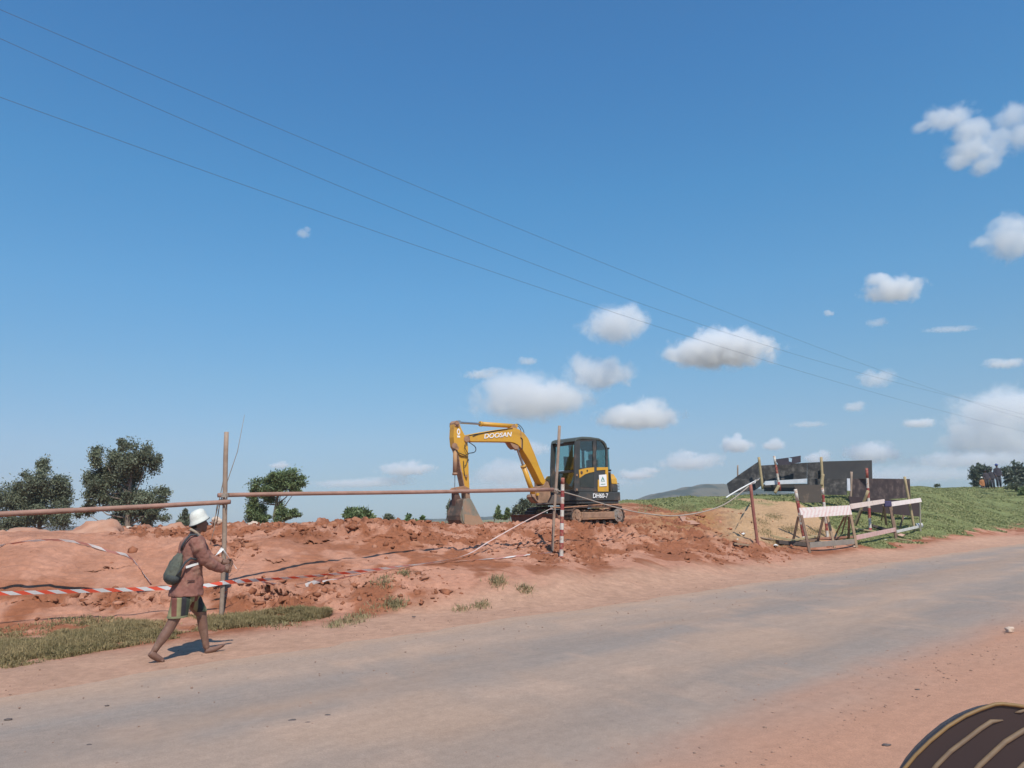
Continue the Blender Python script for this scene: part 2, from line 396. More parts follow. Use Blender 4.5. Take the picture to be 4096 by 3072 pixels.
    c = mixc(t, 1.0, c, ramp(t, bb.outputs[0], [(.3, (.85, .85, .85)), (.7, (1.12, 1.12, 1.12))]).outputs[0], 'MULTIPLY')
    t.links.new(c, b.inputs['Base Color']); b.inputs['Roughness'].default_value = .95; b.inputs['Specular IOR Level'].default_value = .15
    ad = N(t, 'ShaderNodeMath', operation='ADD'); t.links.new(a.outputs[0], ad.inputs[0]); t.links.new(bb.outputs[0], ad.inputs[1])
    bp = N(t, 'ShaderNodeBump'); bp.inputs['Strength'].default_value = .7; bp.inputs['Distance'].default_value = .03
    t.links.new(ad.outputs[0], bp.inputs['Height']); t.links.new(bp.outputs[0], b.inputs['Normal'])
    o = np_mesh('ground', V, Fq, m, col, smooth=True); struct(o)
    return m
SOIL = make_terrain()
def far_ground():
    m = simple('far_plain', (.16, .14, .07), (.22, .15, .09), .02, .95)
    b = MB(); b.add([(-6000, -3000, -3.2), (6000, -3000, -3.2), (6000, 9000, -3.2), (-6000, 9000, -3.2)], [(0, 1, 2, 3)])
    struct(b.build('plain', m))
    m2 = simple('verge_soil', (.46, .25, .165), (.42, .23, .15), .8, .95, bump=.5, bscale=9)
    b = MB(); b.add([(-120, -60, -.02), (120, -60, -.02), (120, 1.1, -.02), (-120, 1.1, -.02)], [(0, 1, 2, 3)]); struct(b.build('near_verge', m2))
far_ground()
# ------------------------------------------------------------------ road
def make_road():
    us = np.concatenate([np.arange(-40, 40, .12), np.arange(40, 300, 1.5)]); vs = np.linspace(0, 1, 26)
    U, K = np.meshgrid(us, vs)
    lo = .5+.35*(fbm(us*.35, us*0, 4, 90)-.5)+.25*(fbm(us*2.2, us*0+5, 3, 91)-.5)
    hi = 8.45+.45*(fbm(us*.3, us*0+9, 4, 92)-.5)+.3*(fbm(us*2, us*0+15, 3, 93)-.5)
    Vv = lo[None, :]*(1-K)+hi[None, :]*K
    X = U*RD.x+Vv*RN.x; Y = U*RD.y+Vv*RN.y
    Z = .012+.004*fbm(U*1.5, Vv*1.5, 3, 94)-.016*(np.minimum(K, 1-K) < .001)+.02*np.sin(np.pi*K)
    Z = Z + 0*X
    V = np.stack([X, Y, Z], -1).reshape(-1, 3); i = np.arange(V.shape[0]).reshape(U.shape)
    Fq = np.stack([i[:-1, :-1], i[:-1, 1:], i[1:, 1:], i[1:, :-1]], -1).reshape(-1, 4)
    uu, vv = U.ravel(), Vv.ravel(); e = np.minimum(K.ravel(), 1-K.ravel())
    gray = np.array([.315, .256, .218]); dust = np.array([.435, .295, .212]); pale = np.array([.41, .33, .265])
    n = fbm(uu*.12, vv*1.3, 5, 95); n2 = fbm(uu*.6, vv*2.2, 4, 96); n4 = fbm(uu*1.5, vv*5.0, 3, 97)
    w = np.clip(sstep(.12, .0, np.where(K.ravel() > .5, 1-K.ravel(), 9)+.12*(n-.5)+.06*(n2-.5))+.55*sstep(.46, .70, n+.10*sstep(6.5, 3.5, vv))+.3*sstep(.54, .72, n2), 0, 1)[:, None]
    col = gray*(1-w)+dust*w
    nr_ = sstep(3.5, 2.3, vv+1.3*(n-.5)+.8*(n2-.5))[:, None]; col = col*(1-nr_)+np.array([.46, .245, .16])*nr_
    p = (sstep(.62, .72, n4)*sstep(3.2, 3.8, vv))[:, None]*.42; col = col*(1-p)+np.array([.50, .34, .25])*p
    track = (np.exp(-((vv-4.0)/.5)**2)+np.exp(-((vv-6.2)/.6)**2))[:, None]
    col = col*(1-.10*track)
    m, t, b = node_mat('dusty_asphalt'); co = N(t, 'ShaderNodeTexCoord').outputs['Object']
    mp = N(t, 'ShaderNodeMapping'); mp.inputs['Rotation'].default_value = (0, 0, -math.atan2(RD.y, RD.x)); mp.inputs['Scale'].default_value = (1, 1, 1)
    t.links.new(co, mp.inputs[0])
    mp2 = N(t, 'ShaderNodeMapping'); mp2.inputs['Scale'].default_value = (.35, 2.2, 1); t.links.new(mp.outputs[0], mp2.inputs[0])
    a = noise_n(t, 3, 8, .7, mp2.outputs[0]); g = noise_n(t, 130, 3, .7, co); f = noise_n(t, 14, 5, .7, co)
    at_ = N(t, 'ShaderNodeAttribute', attribute_name='Col')
    c = mixc(t, 1.0, at_.outputs['Color'], ramp(t, a.outputs[0], [(.3, (.93, .93, .93)), (.7, (1.06, 1.05, 1.04))]).outputs[0], 'MULTIPLY')
    c = mixc(t, 1.0, c, ramp(t, g.outputs[0], [(.3, (.76, .76, .76)), (.7, (1.2, 1.2, 1.2))]).outputs[0], 'MULTIPLY')
    c = mixc(t, 1.0, c, ramp(t, f.outputs[0], [(.3, (.90, .89, .88)), (.7, (1.09, 1.09, 1.08))]).outputs[0], 'MULTIPLY')
    t.links.new(c, b.inputs['Base Color']); b.inputs['Roughness'].default_value = .9; b.inputs['Specular IOR Level'].default_value = .2
    bp = N(t, 'ShaderNodeBump'); bp.inputs['Strength'].default_value = .5; bp.inputs['Distance'].default_value = .01
    t.links.new(g.outputs[0], bp.inputs['Height']); t.links.new(bp.outputs[0], b.inputs['Normal'])
    struct(np_mesh('road', V, Fq, m, col, smooth=True))
make_road()
# ------------------------------------------------------------------ distant hills
def hill(name, xs, d, depth, mat, seed):
    """ridge line given as photo points at distance d"""
    pts = [at(x, y, d) for x, y in xs]; X = np.linspace(pts[0].x, pts[-1].x, 160)
    H = np.interp(X, [p.x for p in pts], [p.z for p in pts]); H = H+d*.004*(fbm(X/d*40, X*0, 4, seed)-.5)
    K = np.linspace(-1, 1, 40); XX, KK = np.meshgrid(X, K)
    ZZ = (H[None, :]+6)*np.clip(np.cos(KK*math.pi/2), 0, 1)**1.2-6; ZZ = ZZ+d*.004*(fbm(XX/d*60, KK*4, 4, seed+3)-.5)*(1-KK**2)
    V = np.stack([XX, d+KK*depth, ZZ], -1).reshape(-1, 3); i = np.arange(len(V)).reshape(XX.shape)
    Fq = np.stack([i[:-1, :-1], i[:-1, 1:], i[1:, 1:], i[1:, :-1]], -1).reshape(-1, 4)
    n = fbm(XX.ravel()/d*55, KK.ravel()*5, 4, seed+8)[:, None]
    col = np.array([.030, .048, .028])*(1-sstep(.52, .62, n))+np.array([.12, .11, .07])*sstep(.52, .62, n)
    struct(np_mesh(name, V, Fq, mat, col, smooth=True))
hm, t_, b_ = node_mat('hill_cover'); a_ = N(t_, 'ShaderNodeAttribute', attribute_name='Col'); t_.links.new(a_.outputs['Color'], b_.inputs['Base Color']); b_.inputs['Roughness'].default_value = 1
hill('hill', [(2380, 2060), (2480, 2020), (2560, 1990), (2620, 1971), (2700, 1957), (2760, 1941), (2840, 1937), (2900, 1950), (2990, 1962), (3150, 1975), (3300, 2000)], 950, 320, hm, 5)
hill('hill', [(-900, 2128), (-200, 2116), (400, 2106), (900, 2098), (1300, 2088), (1700, 2076), (2100, 2068), (2500, 2054), (3300, 2012), (4200, 1995), (4700, 2000)], 1150, 160, hm, 25)
# ================================================================== STONES AND CLODS
def rock_verts(sub, seed, flat=.7, amp=.35):
    bm = bmesh.new(); bmesh.ops.create_icosphere(bm, subdivisions=sub, radius=1)
    rr = random.Random(seed); off = Vector((rr.random()*50, rr.random()*50, rr.random()*50))
    for v in bm.verts:
        n = v.co.normalized(); k = 1+amp*(mnoise.noise(n*1.3+off))*1.4+amp*.5*mnoise.noise(n*3.1+off)
        v.co = n*k; v.co.z *= flat
    bm.verts.index_update()
    V = np.array([v.co[:] for v in bm.verts]); Fq = np.array([[l.index for l in f.verts] for f in bm.faces]); bm.free(); return V, Fq
def in_rough(px, py):
    r = 0
    for cx, cy, rx, ry in ROUGH: r = np.maximum(r, np.exp(-(((px-cx)/rx)**2+((py-cy)/ry)**2)**2))
    return r
def scatter_clods():
    soil_c, t, b = node_mat('clod_soil'); a = N(t, 'ShaderNodeAttribute', attribute_name='Col'); co = N(t, 'ShaderNodeTexCoord').outputs['Object']
    nn = noise_n(t, 22, 6, .7, co); c = mixc(t, 1., a.outputs['Color'], ramp(t, nn.outputs[0], [(.3, (.8, .8, .8)), (.7, (1.15, 1.15, 1.15))]).outputs[0], 'MULTIPLY')
    t.links.new(c, b.inputs['Base Color']); b.inputs['Roughness'].default_value = .95; b.inputs['Specular IOR Level'].default_value = .1
    protos = [rock_verts(1, k, .6+.12*(k % 3), .95) for k in range(8)]
    Vs, Fs, Cs = [], [], []; o = 0; n = 0
    # candidates spread over the bank in world space
    t_ = RNG.uniform(-.75, .5, 90000); Y = RNG.uniform(10.5, 30, 90000); X = t_*Y
    z, z0, px, py, u, v, r, bank = terr(X, Y, True)
    keep = (RNG.random(90000) < np.clip(in_rough(px, py)*1.1, .018, 1)*.40*(14/Y)**.5) & (bank > .15) & (v > 10)
    keep &= ~((px > 2820) & (py < 2180) & (px < 3400) & (RNG.random(90000) < .8))
    keep &= py < 2520
    keep &= ~(green_mask(px, py, X, Y) > .3)
    idx = np.nonzero(keep)[0]
    for i in idx:
        s = .010+.062*RNG.random()**5
        if RNG.random() < .02: s *= 1.7
        V, Fq = protos[RNG.integers(8)]; a = RNG.random()*6.283; ca, sa = math.cos(a), math.sin(a)
        st = np.array([s*RNG.uniform(.8, 1.5), s, s*RNG.uniform(.7, 1.1)]); W_ = V*st
        W_ = np.stack([W_[:, 0]*ca-W_[:, 1]*sa, W_[:, 0]*sa+W_[:, 1]*ca, W_[:, 2]], -1)+np.array([X[i], Y[i], z[i]+s*.02])
        Vs.append(W_); Fs.append(Fq+o); o += len(V)
        base = np.array([.30, .12, .066]) if RNG.random() < .8 else np.array([.40, .19, .12])
        Cs.append(np.tile(base*RNG.uniform(.75, 1.15), (len(V), 1)))
    ob = np_mesh('soil_clods', np.concatenate(Vs), np.concatenate(Fs), soil_c, np.concatenate(Cs))
    tag(ob, 'loose red soil clods and crumbs strewn over the excavated earth bank', 'soil clods', kind='stuff'); return soil_c
CLOD = scatter_clods()
ROCKM = simple('dusty_rock', (.47, .26, .175), (.38, .18, .11), 2.5, .95, bump=.7, bscale=7)
ROCKP = simple('pale_rock', (.55, .45, .36), (.50, .34, .25), 2.0, .95, bump=.5, bscale=6)
def rock(name, px, py, d, rx, rz, label, mat=None, seed=0, sub_=4, amp=.3, cat='rock', group=None, ry=None, sink=.3, yaw=0):
    """py = photo row of its top; rx half width, rz full visible height"""
    p = at(px, py, d); V, Fq = rock_verts(sub_, seed, 1.0, amp); b = MB(); ry = ry or rx*.8
    h = rz/(2-sink*2)*1.0
    ca, sa = math.cos(yaw), math.sin(yaw); zt = V[:, 2].max()
    c = Vector((p.x, p.y, p.z-h*zt))
    for x, y, z in V:
        n = mnoise.noise(Vector((x*4+seed, y*4, z*4)))*.08
        x, y, z = x*(1+n)*rx, y*(1+n)*ry, z*(1+n)*h; b.v.append(c+Vector((x*ca-y*sa, x*sa+y*ca, z)))
    b.f = [tuple(f) for f in Fq]; b.m = [0]*len(b.f)
    o = b.build(name, mat or ROCKM, origin=(c.x, c.y, c.z-h*.5), smooth=True)
    tag(o, label, cat, group); return o
rock('boulder', 395, 2076, 15.8, .62, .55, 'largest rounded pinkish boulder on top of the bank, below the tall double-crowned tree', None, 3, cat='boulder', group='boulders along the top of the cut bank')
rock('boulder', 100, 2110, 16.2, .62, .40, 'wide low pink boulder on top of the bank at the left, below the leftmost tree', None, 5, cat='boulder', group='boulders along the top of the cut bank')
rock('boulder', 540, 2103, 16.5, .30, .32, 'pale whitish boulder beside the tallest tree on top of the bank', ROCKP, 8, cat='boulder', group='boulders along the top of the cut bank')
rock('boulder', 690, 2088, 16.4, .33, .30, 'low pinkish boulder on the bank just left of the white hat', None, 9, cat='boulder', group='boulders along the top of the cut bank')
rock('boulder', 935, 2090, 16.6, .28, .32, 'pinkish rounded boulder on the bank just right of the left wooden post', None, 12, cat='boulder', group='boulders along the top of the cut bank')
rock('boulder', 1016, 2083, 17.2, .20, .22, 'small pale boulder on the bank under the round crowned tree', ROCKP, 14, cat='boulder', group='boulders along the top of the cut bank')
rock('boulder', 4, 2118, 15.2, .22, .25, 'small brown boulder at the left frame edge on top of the bank', CLOD if False else ROCKM, 15, cat='boulder', group='boulders along the top of the cut bank')
rock('stone', 868, 2065, 14.4, .085, .12, 'small white stone on the bank crest beside the left wooden post', ROCKP, 16, cat='stone')
for k, (px, py, r_, lab) in enumerate([(1415, 2066, .16, 'highest reddish clod on the rubble heap in front of the bush'), (1500, 2072, .15, 'round pinkish clod on the rubble heap right of the bush'),
        (1330, 2085, .13, 'reddish clod on the rubble crest left of the bush'), (1660, 2160, .15, 'broad light clod on the rubble bank left of the bucket'),
        (1000, 2170, .14, 'brown clod below the small pale boulder on the bank'), (1240, 2100, .12, 'reddish clod on the rubble crest under the long rail'),
        (2765, 2190, .16, 'dark reddish lump in the loose soil right of the striped pole'), (2480, 2150, .15, 'pale earth slab on the soil slope behind the striped pole')]):
    g = hit(px, py+14); rock('dirt_clod', px, py, g.y, r_, r_*1.1, lab, CLOD if k % 2 == 9 else simple('red_clod', (.36, .155, .085), (.31, .13, .07), 5, .95, bump=.7, bscale=12), 20+k, 3, .4, 'soil clod', 'large soil clods on the bank', sink=.2)
for k, (px, py, lab) in enumerate([(3265, 2135, 'white plastic scrap lying below the rust brown pole'), (2978, 2138, 'white litter scrap on the soil left of the rust brown pole')]): pass
def litter(px, py, s, lab, col=(.75, .74, .70), nm='litter', cat='litter'):
    p = hit(px, py); b = MB(); n = 7; vs = []
    for i in range(n): a = 6.28*i/n; r = s*(.6+.5*random.random()); vs.append(p+Vector((math.cos(a)*r, math.sin(a)*r, .01+s*.5*random.random())))
    vs.append(p+Vector((0, 0, s*.7))); b.add(vs, [(i, (i+1) % n, n) for i in range(n)]); b.add([v-Vector((0, 0, .006)) for v in vs[:n]], [tuple(range(n))])
    o = b.build(nm, simple('litter_'+str(col[0]), col, tuple(c*.8 for c in col), 20, .6), origin=p); tag(o, lab, cat)
litter(2973, 2140, .10, 'larger white scrap on the soil left of the rust brown pole')
litter(2950, 2161, .06, 'smaller white scrap in the soil left of the rust brown pole')
litter(3103, 2192, .11, 'crumpled pale scrap in front of the timber planks')
litter(3622, 2075, .10, 'white scrap in the grass behind the rightmost barrier')
litter(3546, 2163, .07, 'small white scrap in the grass between two barrier legs')
litter(3418, 2190, .09, 'sandy pale lump at the foot of the middle barrier leg', (.5, .35, .25), 'earth_lump', 'soil clod')
litter(3605, 2150, .22, 'pink and white crumpled sack at the foot of the third barrier', (.55, .33, .25), 'sack', 'sack')
# pebbles on the road
def pebbles():
    m = simple('pebble_grey', (.06, .05, .05), (.12, .09, .08), 30, .8)
    mt = simple('pebble_tan', (.45, .33, .25), (.38, .26, .19), 30, .9)
    spots = [(33, 2877, .018), (1167, 2882, .02), (1230, 2890, .013), (1313, 2861, .016), (357, 2979, .012), (3545, 2980, .016), (3670, 2758, .013), (3620, 2640, .010), (428, 2822, .012), (1655, 2467, .02)]
    for i, (px, py, s) in enumerate(spots):
        p = at(px, py, 5); r = Vector(ray(px, py)); p = Vector((0, 0, CAM_Z))+r*((0.03-CAM_Z)/r.z)
        V, Fq = rock_verts(2, 60+i, .5, .35); b = MB(); b.v = [p+Vector((x*s*1.6, y*s, z*s)) for x, y, z in V]; b.f = [tuple(f) for f in Fq]; b.m = [0]*len(b.f)
        o = b.build('pebble', m, origin=p, smooth=True)
        L = ['dark pebble on the road at the lower left frame edge', 'left one of three dark pebbles close together on the road', 'middle one of three dark pebbles close together on the road', 'right one of three dark pebbles close together on the road', 'dark pebble at the bottom of the road below the walking person', 'dark elongated pebble on the red verge left of the dark vehicle part',
             'small dark pebble on the red verge above the dark vehicle part', 'tiny dark pebble on the red verge near the road edge', 'small dark pebble on the road below the walking person', 'dark twig fragment beside the far road edge'][i]
        tag(o, L, 'pebble', 'dark pebbles on the road and its near verge')
    r = Vector(ray(4040, 2530)); p = Vector((0, 0, CAM_Z))+r*((.03-CAM_Z)/r.z); V, Fq = rock_verts(3, 99, .8, .3); b = MB()
    b.v = [p+Vector((x*.045, y*.04, z*.05+.03)) for x, y, z in V]; b.f = [tuple(f) for f in Fq]; b.m = [0]*len(b.f)
    tag(b.build('stone', ROCKP, origin=p, smooth=True), 'pale round stone on the right roadside above the dark vehicle part', 'stone')
    # grit: nobody could count it
    n = 5200; u = RNG.uniform(0, 22, n); v = np.where(RNG.random(n) < .6, RNG.uniform(.8, 3.4, n), RNG.uniform(2.4, 10, n)); X = u*RD.x+v*RN.x; Y = u*RD.y+v*RN.y
    Z = np.where((v > 2.4) & (v < 8.1), .03, terr(X, Y)+.004); V, Fq = rock_verts(1, 77, .6, .4); s = .0025+.009*RNG.random(n)**3
    VV = V[None]*s[:, None, None]*RNG.uniform(.7, 1.4, (n, 1, 3))+np.stack([X, Y, Z], -1)[:, None, :]
    FF = Fq[None]+(np.arange(n)*len(V))[:, None, None]
    tag(np_mesh('road_grit', VV.reshape(-1, 3), FF.reshape(-1, 3), simple('grit', (.34, .20, .14), (.22, .14, .10), 8, .9)), 'fine reddish grit scattered on the road and the verges', 'grit', kind='stuff')
pebbles()
# ================================================================== GRASS
gm, t, b = node_mat('grass_blade'); a = N(t, 'ShaderNodeAttribute', attribute_name='Col'); t.links.new(a.outputs['Color'], b.inputs['Base Color'])
b.inputs['Roughness'].default_value = .7; b.inputs['Specular IOR Level'].default_value = .2
tr = N(t, 'ShaderNodeBsdfTranslucent'); t.links.new(a.outputs['Color'], tr.inputs[0]); mx = N(t, 'ShaderNodeMixShader'); mx.inputs[0].default_value = .25
t.links.new(b.outputs[0], mx.inputs[1]); t.links.new(tr.outputs[0], mx.inputs[2]); t.links.new(mx.outputs[0], t.nodes['Material Output'].inputs[0])
def blades(name, X, Y, h, w, lean, c0, c1, label, cat, z=None, dark=.0):
    n = len(X); Z = terr(X, Y) if z is None else z; a = RNG.random(n)*6.283; dx, dy = np.cos(a), np.sin(a); l = RNG.random(n)*lean; b_ = RNG.random(n)*6.283
    hh = h*(.5+RNG.random(n)*.8); P = np.stack([X, Y, Z-.01], -1); side = np.stack([dx, dy, 0*dx], -1)*(w*(.7+.6*RNG.random(n)))[:, None]
    ld_ = np.stack([np.cos(b_), np.sin(b_), 0*b_], -1)
    mid = P+np.stack([0*hh, 0*hh, hh*.55], -1)+ld_*(hh*l*.3)[:, None]; tip = P+np.stack([0*hh, 0*hh, hh*np.clip(1-l*.35, .2, 1)], -1)+ld_*(hh*l)[:, None]
    V = np.stack([P-side, P+side, mid+side*.8, mid-side*.8, tip], 1).reshape(-1, 3); k = np.arange(n)[:, None]*5
    Fq = np.concatenate([np.stack([k+0, k+1, k+2], -1), np.stack([k+0, k+2, k+3], -1), np.stack([k+3, k+2, k+4], -1)], 1).reshape(-1, 3)
    m = RNG.random(n)[:, None]; m = np.clip(m*.6+.55*fbm(X*1.3, Y*1.3, 3, 99)[:, None]*1.0, 0, 1)
    c = np.array(c0)*(1-m)+np.array(c1)*m; c = c*RNG.uniform(.85, 1.15, (n, 1)); c = np.repeat(c, 5, axis=0)
    o = np_mesh(name, V, Fq, gm, c); tag(o, label, cat, kind='stuff'); return o
def unproj_flat(px, py, z=.0):
    r = ray(px, py); k = (z-CAM_Z)/r[:, 2]; return r[:, 0]*k, r[:, 1]*k
def verge_grass():
    n = 150000; lo = [(-700, 2830), (0, 2685), (370, 2612), (611, 2572), (926, 2520), (1278, 2482), (1330, 2470)]; up = [(-700, 2600), (0, 2535), (370, 2505), (630, 2498), (889, 2482), (1278, 2462), (1330, 2466)]
    px = RNG.uniform(-600, 1320, n); a = np.interp(px, *zip(*up)); c = np.interp(px, *zip(*lo)); k = RNG.random(n); py = a*(1-k)+c*k
    X, Y = unproj_flat(px, py); d = fbm(X*1.6, Y*1.6, 4, 110); e = np.minimum(k, 1-k)*3
    keep = (RNG.random(n) < np.clip((d-.33)*6, 0, 1)*np.clip(e+.4, 0, 1)) & ~((px > 560) & (px < 800) & (py > 2560) & (RNG.random(n) < .6)); keep &= ~((px > 800) & (px < 900) & (RNG.random(n) < .5))
    X, Y = X[keep], Y[keep]; h = .04+.08*np.clip((d[keep]-.35)*4, 0, 1)*(.5+.5*e[keep].clip(0, 1))
    blades('verge_grass', X, Y, h, .006, 1.3, (.13, .12, .045), (.46, .34, .18), 'matted half dry olive grass strip along the roadside below the bank', 'grass')
verge_grass()
def tufts():
    Xs, Ys = [], []
    for px, py, rx, ry, n in [(1537, 2330, 40, 14, 260), (1990, 2330, 32, 18, 380), (2100, 2362, 24, 12, 190), (1580, 2420, 45, 16, 420), (1440, 2470, 50, 10, 170), (1390, 2490, 70, 10, 200), (1490, 2440, 40, 10, 60),
                              (1340, 2505, 40, 10, 120), (1925, 2425, 30, 10, 160), (1620, 2300, 20, 8, 120), (1850, 2440, 30, 8, 100), (3095, 2068, 26, 12, 350), (3050, 2090, 30, 10, 200), (3170, 2120, 40, 14, 500), (3270, 2130, 50, 16, 600), (3060, 2130, 40, 12, 300), (3120, 2170, 50, 12, 400),
                              (2600, 2028, 50, 20, 700), (2740, 2035, 45, 22, 700), (2880, 2010, 80, 14, 500), (1070, 2500, 140, 14, 500), (1230, 2474, 60, 12, 250)]:
        for k in range(n):
            a = RNG.random()*6.283; r = RNG.random()**.8; x, y = px+rx*r*math.cos(a), py+ry*r*math.sin(a)
            Xs.append(x); Ys.append(y)
    # resolve photo points to ground distance through a coarse table
    px, py = np.array(Xs), np.array(Ys); X = np.zeros(len(px)); Y = X.copy(); cache = {}
    for i in range(len(px)):
        kx = (round(px[i]/10), round(py[i]/4))
        if kx not in cache:
            h = hit(kx[0]*10, kx[1]*4); cache[kx] = h
        h = cache[kx]; X[i] = h.x+RNG.normal()*.06*(h.y/16); Y[i] = h.y+RNG.normal()*.10*(h.y/16)
    blades('grass_tufts', X, Y, .085, .006, 1.6, (.19, .18, .075), (.40, .31, .18), 'small isolated green grass tufts growing on the bare soil slope', 'grass')
tufts()
def field_grass():
    n = 330000; t_ = RNG.uniform(.08, .86, n); Y = 24+56*RNG.random(n)**1.3; X = t_*Y
    z, z0, px, py, u, v, r, bank = terr(X, Y, True); g = green_mask(px, py, X, Y); d = fbm(X*.9, Y*.9, 4, 120)
    keep = (RNG.random(n) < g*np.clip((d-.2)*5, .15, 1)) & (v > 10.5)
    X, Y, z, d = X[keep], Y[keep], z[keep], d[keep]
    blades('field_grass', X, Y, (.03+.06*np.clip((d-.4)*4, 0, 1)), .012+.0006*Y, 1.0, (.23, .265, .105), (.38, .36, .18), 'low green grass covering the rising field and bank crest at the right', 'grass', z=z)
field_grass()
# ================================================================== TREES
lm_cache = {}
def leaf_mat(nm):
    if nm in lm_cache: return lm_cache[nm]
    m, t, b = node_mat(nm); a = N(t, 'ShaderNodeAttribute', attribute_name='Col'); t.links.new(a.outputs['Color'], b.inputs['Base Color'])
    b.inputs['Roughness'].default_value = .5; b.inputs['Specular IOR Level'].default_value = .35
    tr = N(t, 'ShaderNodeBsdfTranslucent'); t.links.new(a.outputs['Color'], tr.inputs[0]); mx = N(t, 'ShaderNodeMixShader'); mx.inputs[0].default_value = .3
    t.links.new(b.outputs[0], mx.inputs[1]); t.links.new(tr.outputs[0], mx.inputs[2]); t.links.new(mx.outputs[0], t.nodes['Material Output'].inputs[0]); lm_cache[nm] = m; return m
BARK = simple('bark', (.16, .12, .09), (.24, .19, .15), 4, .9, bump=.5, bscale=12)
def tree(name, label, cat, base, blobs, d, nleaf, leaf, col, group, trunk_r=.16, depth=.75, cl=26, density=1.):
    """base: photo point of the trunk foot; blobs: (px, py, rx, ry) foliage masses in photo pixels, rebuilt as volumes at distance d"""
    rr = random.Random(hash(label) % 999 if False else int(base[0]*7+base[1])); b0 = at(base[0], base[1], d); b0.z = min(b0.z, gz(b0.x, b0.y)-.1)
    T = thing(name, b0, label, cat, group); sc = d/F_PX; tb = MB(); P, Cc = [], []; rg = np.random.default_rng(int(base[0])+3)
    tot = sum(rx*ry for _, _, rx, ry in blobs); cents = []
    top = at(blobs[0][0], blobs[0][1], d)
    mid = b0.lerp(top, .45)+Vector((.03*d*rr.uniform(-.3, .3), 0, 0))
    tb.tube([b0, b0.lerp(mid, .5)+Vector((rr.uniform(-.1, .1), 0, 0)), mid, mid.lerp(top, .5), top], [trunk_r, trunk_r*.85, trunk_r*.65, trunk_r*.4, trunk_r*.12], 9)
    for bi, (px, py, rx, ry) in enumerate(blobs):
        c = at(px, py, d+rr.uniform(-.5, .5)*rx*sc*.8); RX, RZ, RY = rx*sc*1.03, ry*sc*1.03, (rx+ry)/2*sc*depth
        if bi > 0 and rx > 12:
            s = b0.lerp(mid, rr.uniform(.55, 1.0)) if c.z < mid.z+RZ*2 else mid.lerp(top, rr.uniform(.0, .5))
            tb.tube([s, s.lerp(c, .5)+Vector((0, 0, -.12*(c-s).length)), c], [trunk_r*.30, trunk_r*.18, trunk_r*.05], 6)
        k = max(4, int(1.35*cl*rx*ry/tot*len(blobs)**.5)); nl = int(nleaf*rx*ry/tot)
        cc = []
        for _ in range(k):
            v = rg.normal(size=3); v /= np.linalg.norm(v); r_ = rg.uniform(.3, 1.12)
            cc.append((v*r_, rg.uniform(.22, .50)))
        for v, s_ in cc:
            q = Vector((c.x+v[0]*RX, c.y+v[1]*RY, c.z+v[2]*RZ))
            if rx > 20 and rg.random() < .5: tb.tube([c, c.lerp(q, .5)+Vector((0, 0, -.05)), q], [trunk_r*.08, trunk_r*.05, trunk_r*.02], 4)
            n = max(4, nl//k); pts = rg.normal(size=(n, 3)); pts /= np.linalg.norm(pts, axis=1)[:, None]; pts *= (rg.random((n, 1))**.6)*rg.uniform(.7, 1.6, (n, 1))**1.3
            R_ = np.array([RX, RY, RZ*.85])*s_*1.25; pts = pts*R_+np.array(q); P.append(pts)
            tint = rg.uniform(.75, 1.25); Cc.append(np.tile(np.array(col)*tint, (n, 1))*rg.uniform(.8, 1.25, (n, 1)))
    P = np.concatenate(P); Cc = np.concatenate(Cc); n = len(P)
    a = rg.normal(size=(n, 3)); a /= np.linalg.norm(a, axis=1)[:, None]; a[:, 2] -= .5; a /= np.linalg.norm(a, axis=1)[:, None]
    b_ = np.cross(a, rg.normal(size=(n, 3))); b_ /= np.linalg.norm(b_, axis=1)[:, None]; L = leaf*(.6+.8*rg.random((n, 1)))
    V = np.stack([P-a*L, P+b_*L*.38, P+a*L, P-b_*L*.38], 1).reshape(-1, 3)-np.array(b0); Fq = (np.arange(n)*4)[:, None]+np.array([[0, 1, 2, 3]])
    tk = tb.build('trunk', BARK, T, smooth=True)
    cr = np_mesh('crown', V, Fq, leaf_mat('leaf'), np.repeat(Cc, 4, axis=0)); cr.parent = T.ob
    return T
G1, G2, G3 = (.155, .175, .11), (.16, .21, .09), (.14, .21, .08)
tree('eucalyptus_tree', 'dense grey-green tree at the left frame edge behind the bank', 'tree', (150, 2200), [(150, 1960, 70, 75), (165, 1880, 34, 42), (60, 2010, 70, 65), (115, 1950, 50, 50), (230, 1990, 50, 62), (250, 2060, 45, 55), (60, 2080, 60, 35), (150, 2060, 75, 60), (235, 1925, 25, 30), (-30, 2080, 40, 60), (270, 1960, 12, 25)], 46, 38000, .08, G1, 'trees behind the earth bank')
tree('eucalyptus_tree', 'tallest grey-green tree with an uneven double crown behind the bank', 'tree', (500, 2220), [(530, 1830, 70, 62), (490, 1785, 32, 28), (410, 1830, 45, 42), (590, 1840, 38, 60), (370, 1925, 45, 45), (430, 1890, 60, 55), (510, 1920, 60, 65), (590, 1985, 70, 45), (660, 1990, 38, 28), (350, 2000, 32, 35), (340, 2050, 30, 35), (480, 2010, 70, 60), (560, 2060, 60, 50), (620, 2050, 45, 30), (500, 2100, 45, 50), (400, 1960, 35, 30)], 44, 52000, .08, G1, 'trees behind the earth bank', .22)
tree('broadleaf_tree', 'round topped green tree standing alone right of the left wooden post', 'tree', (1110, 2190), [(1125, 1905, 65, 42), (1185, 1930, 48, 32), (1075, 1935, 55, 34), (1130, 1950, 70, 30), (1060, 1975, 40, 34), (1185, 1960, 40, 24), (1020, 1990, 24, 32), (1010, 2045, 32, 56), (1060, 2090, 40, 22), (1040, 2060, 30, 45), (1120, 2060, 26, 50), (1180, 2050, 20, 22), (1165, 2075, 35, 18), (1090, 1985, 25, 22)], 44, 30000, .075, G2, 'trees behind the earth bank', .16)
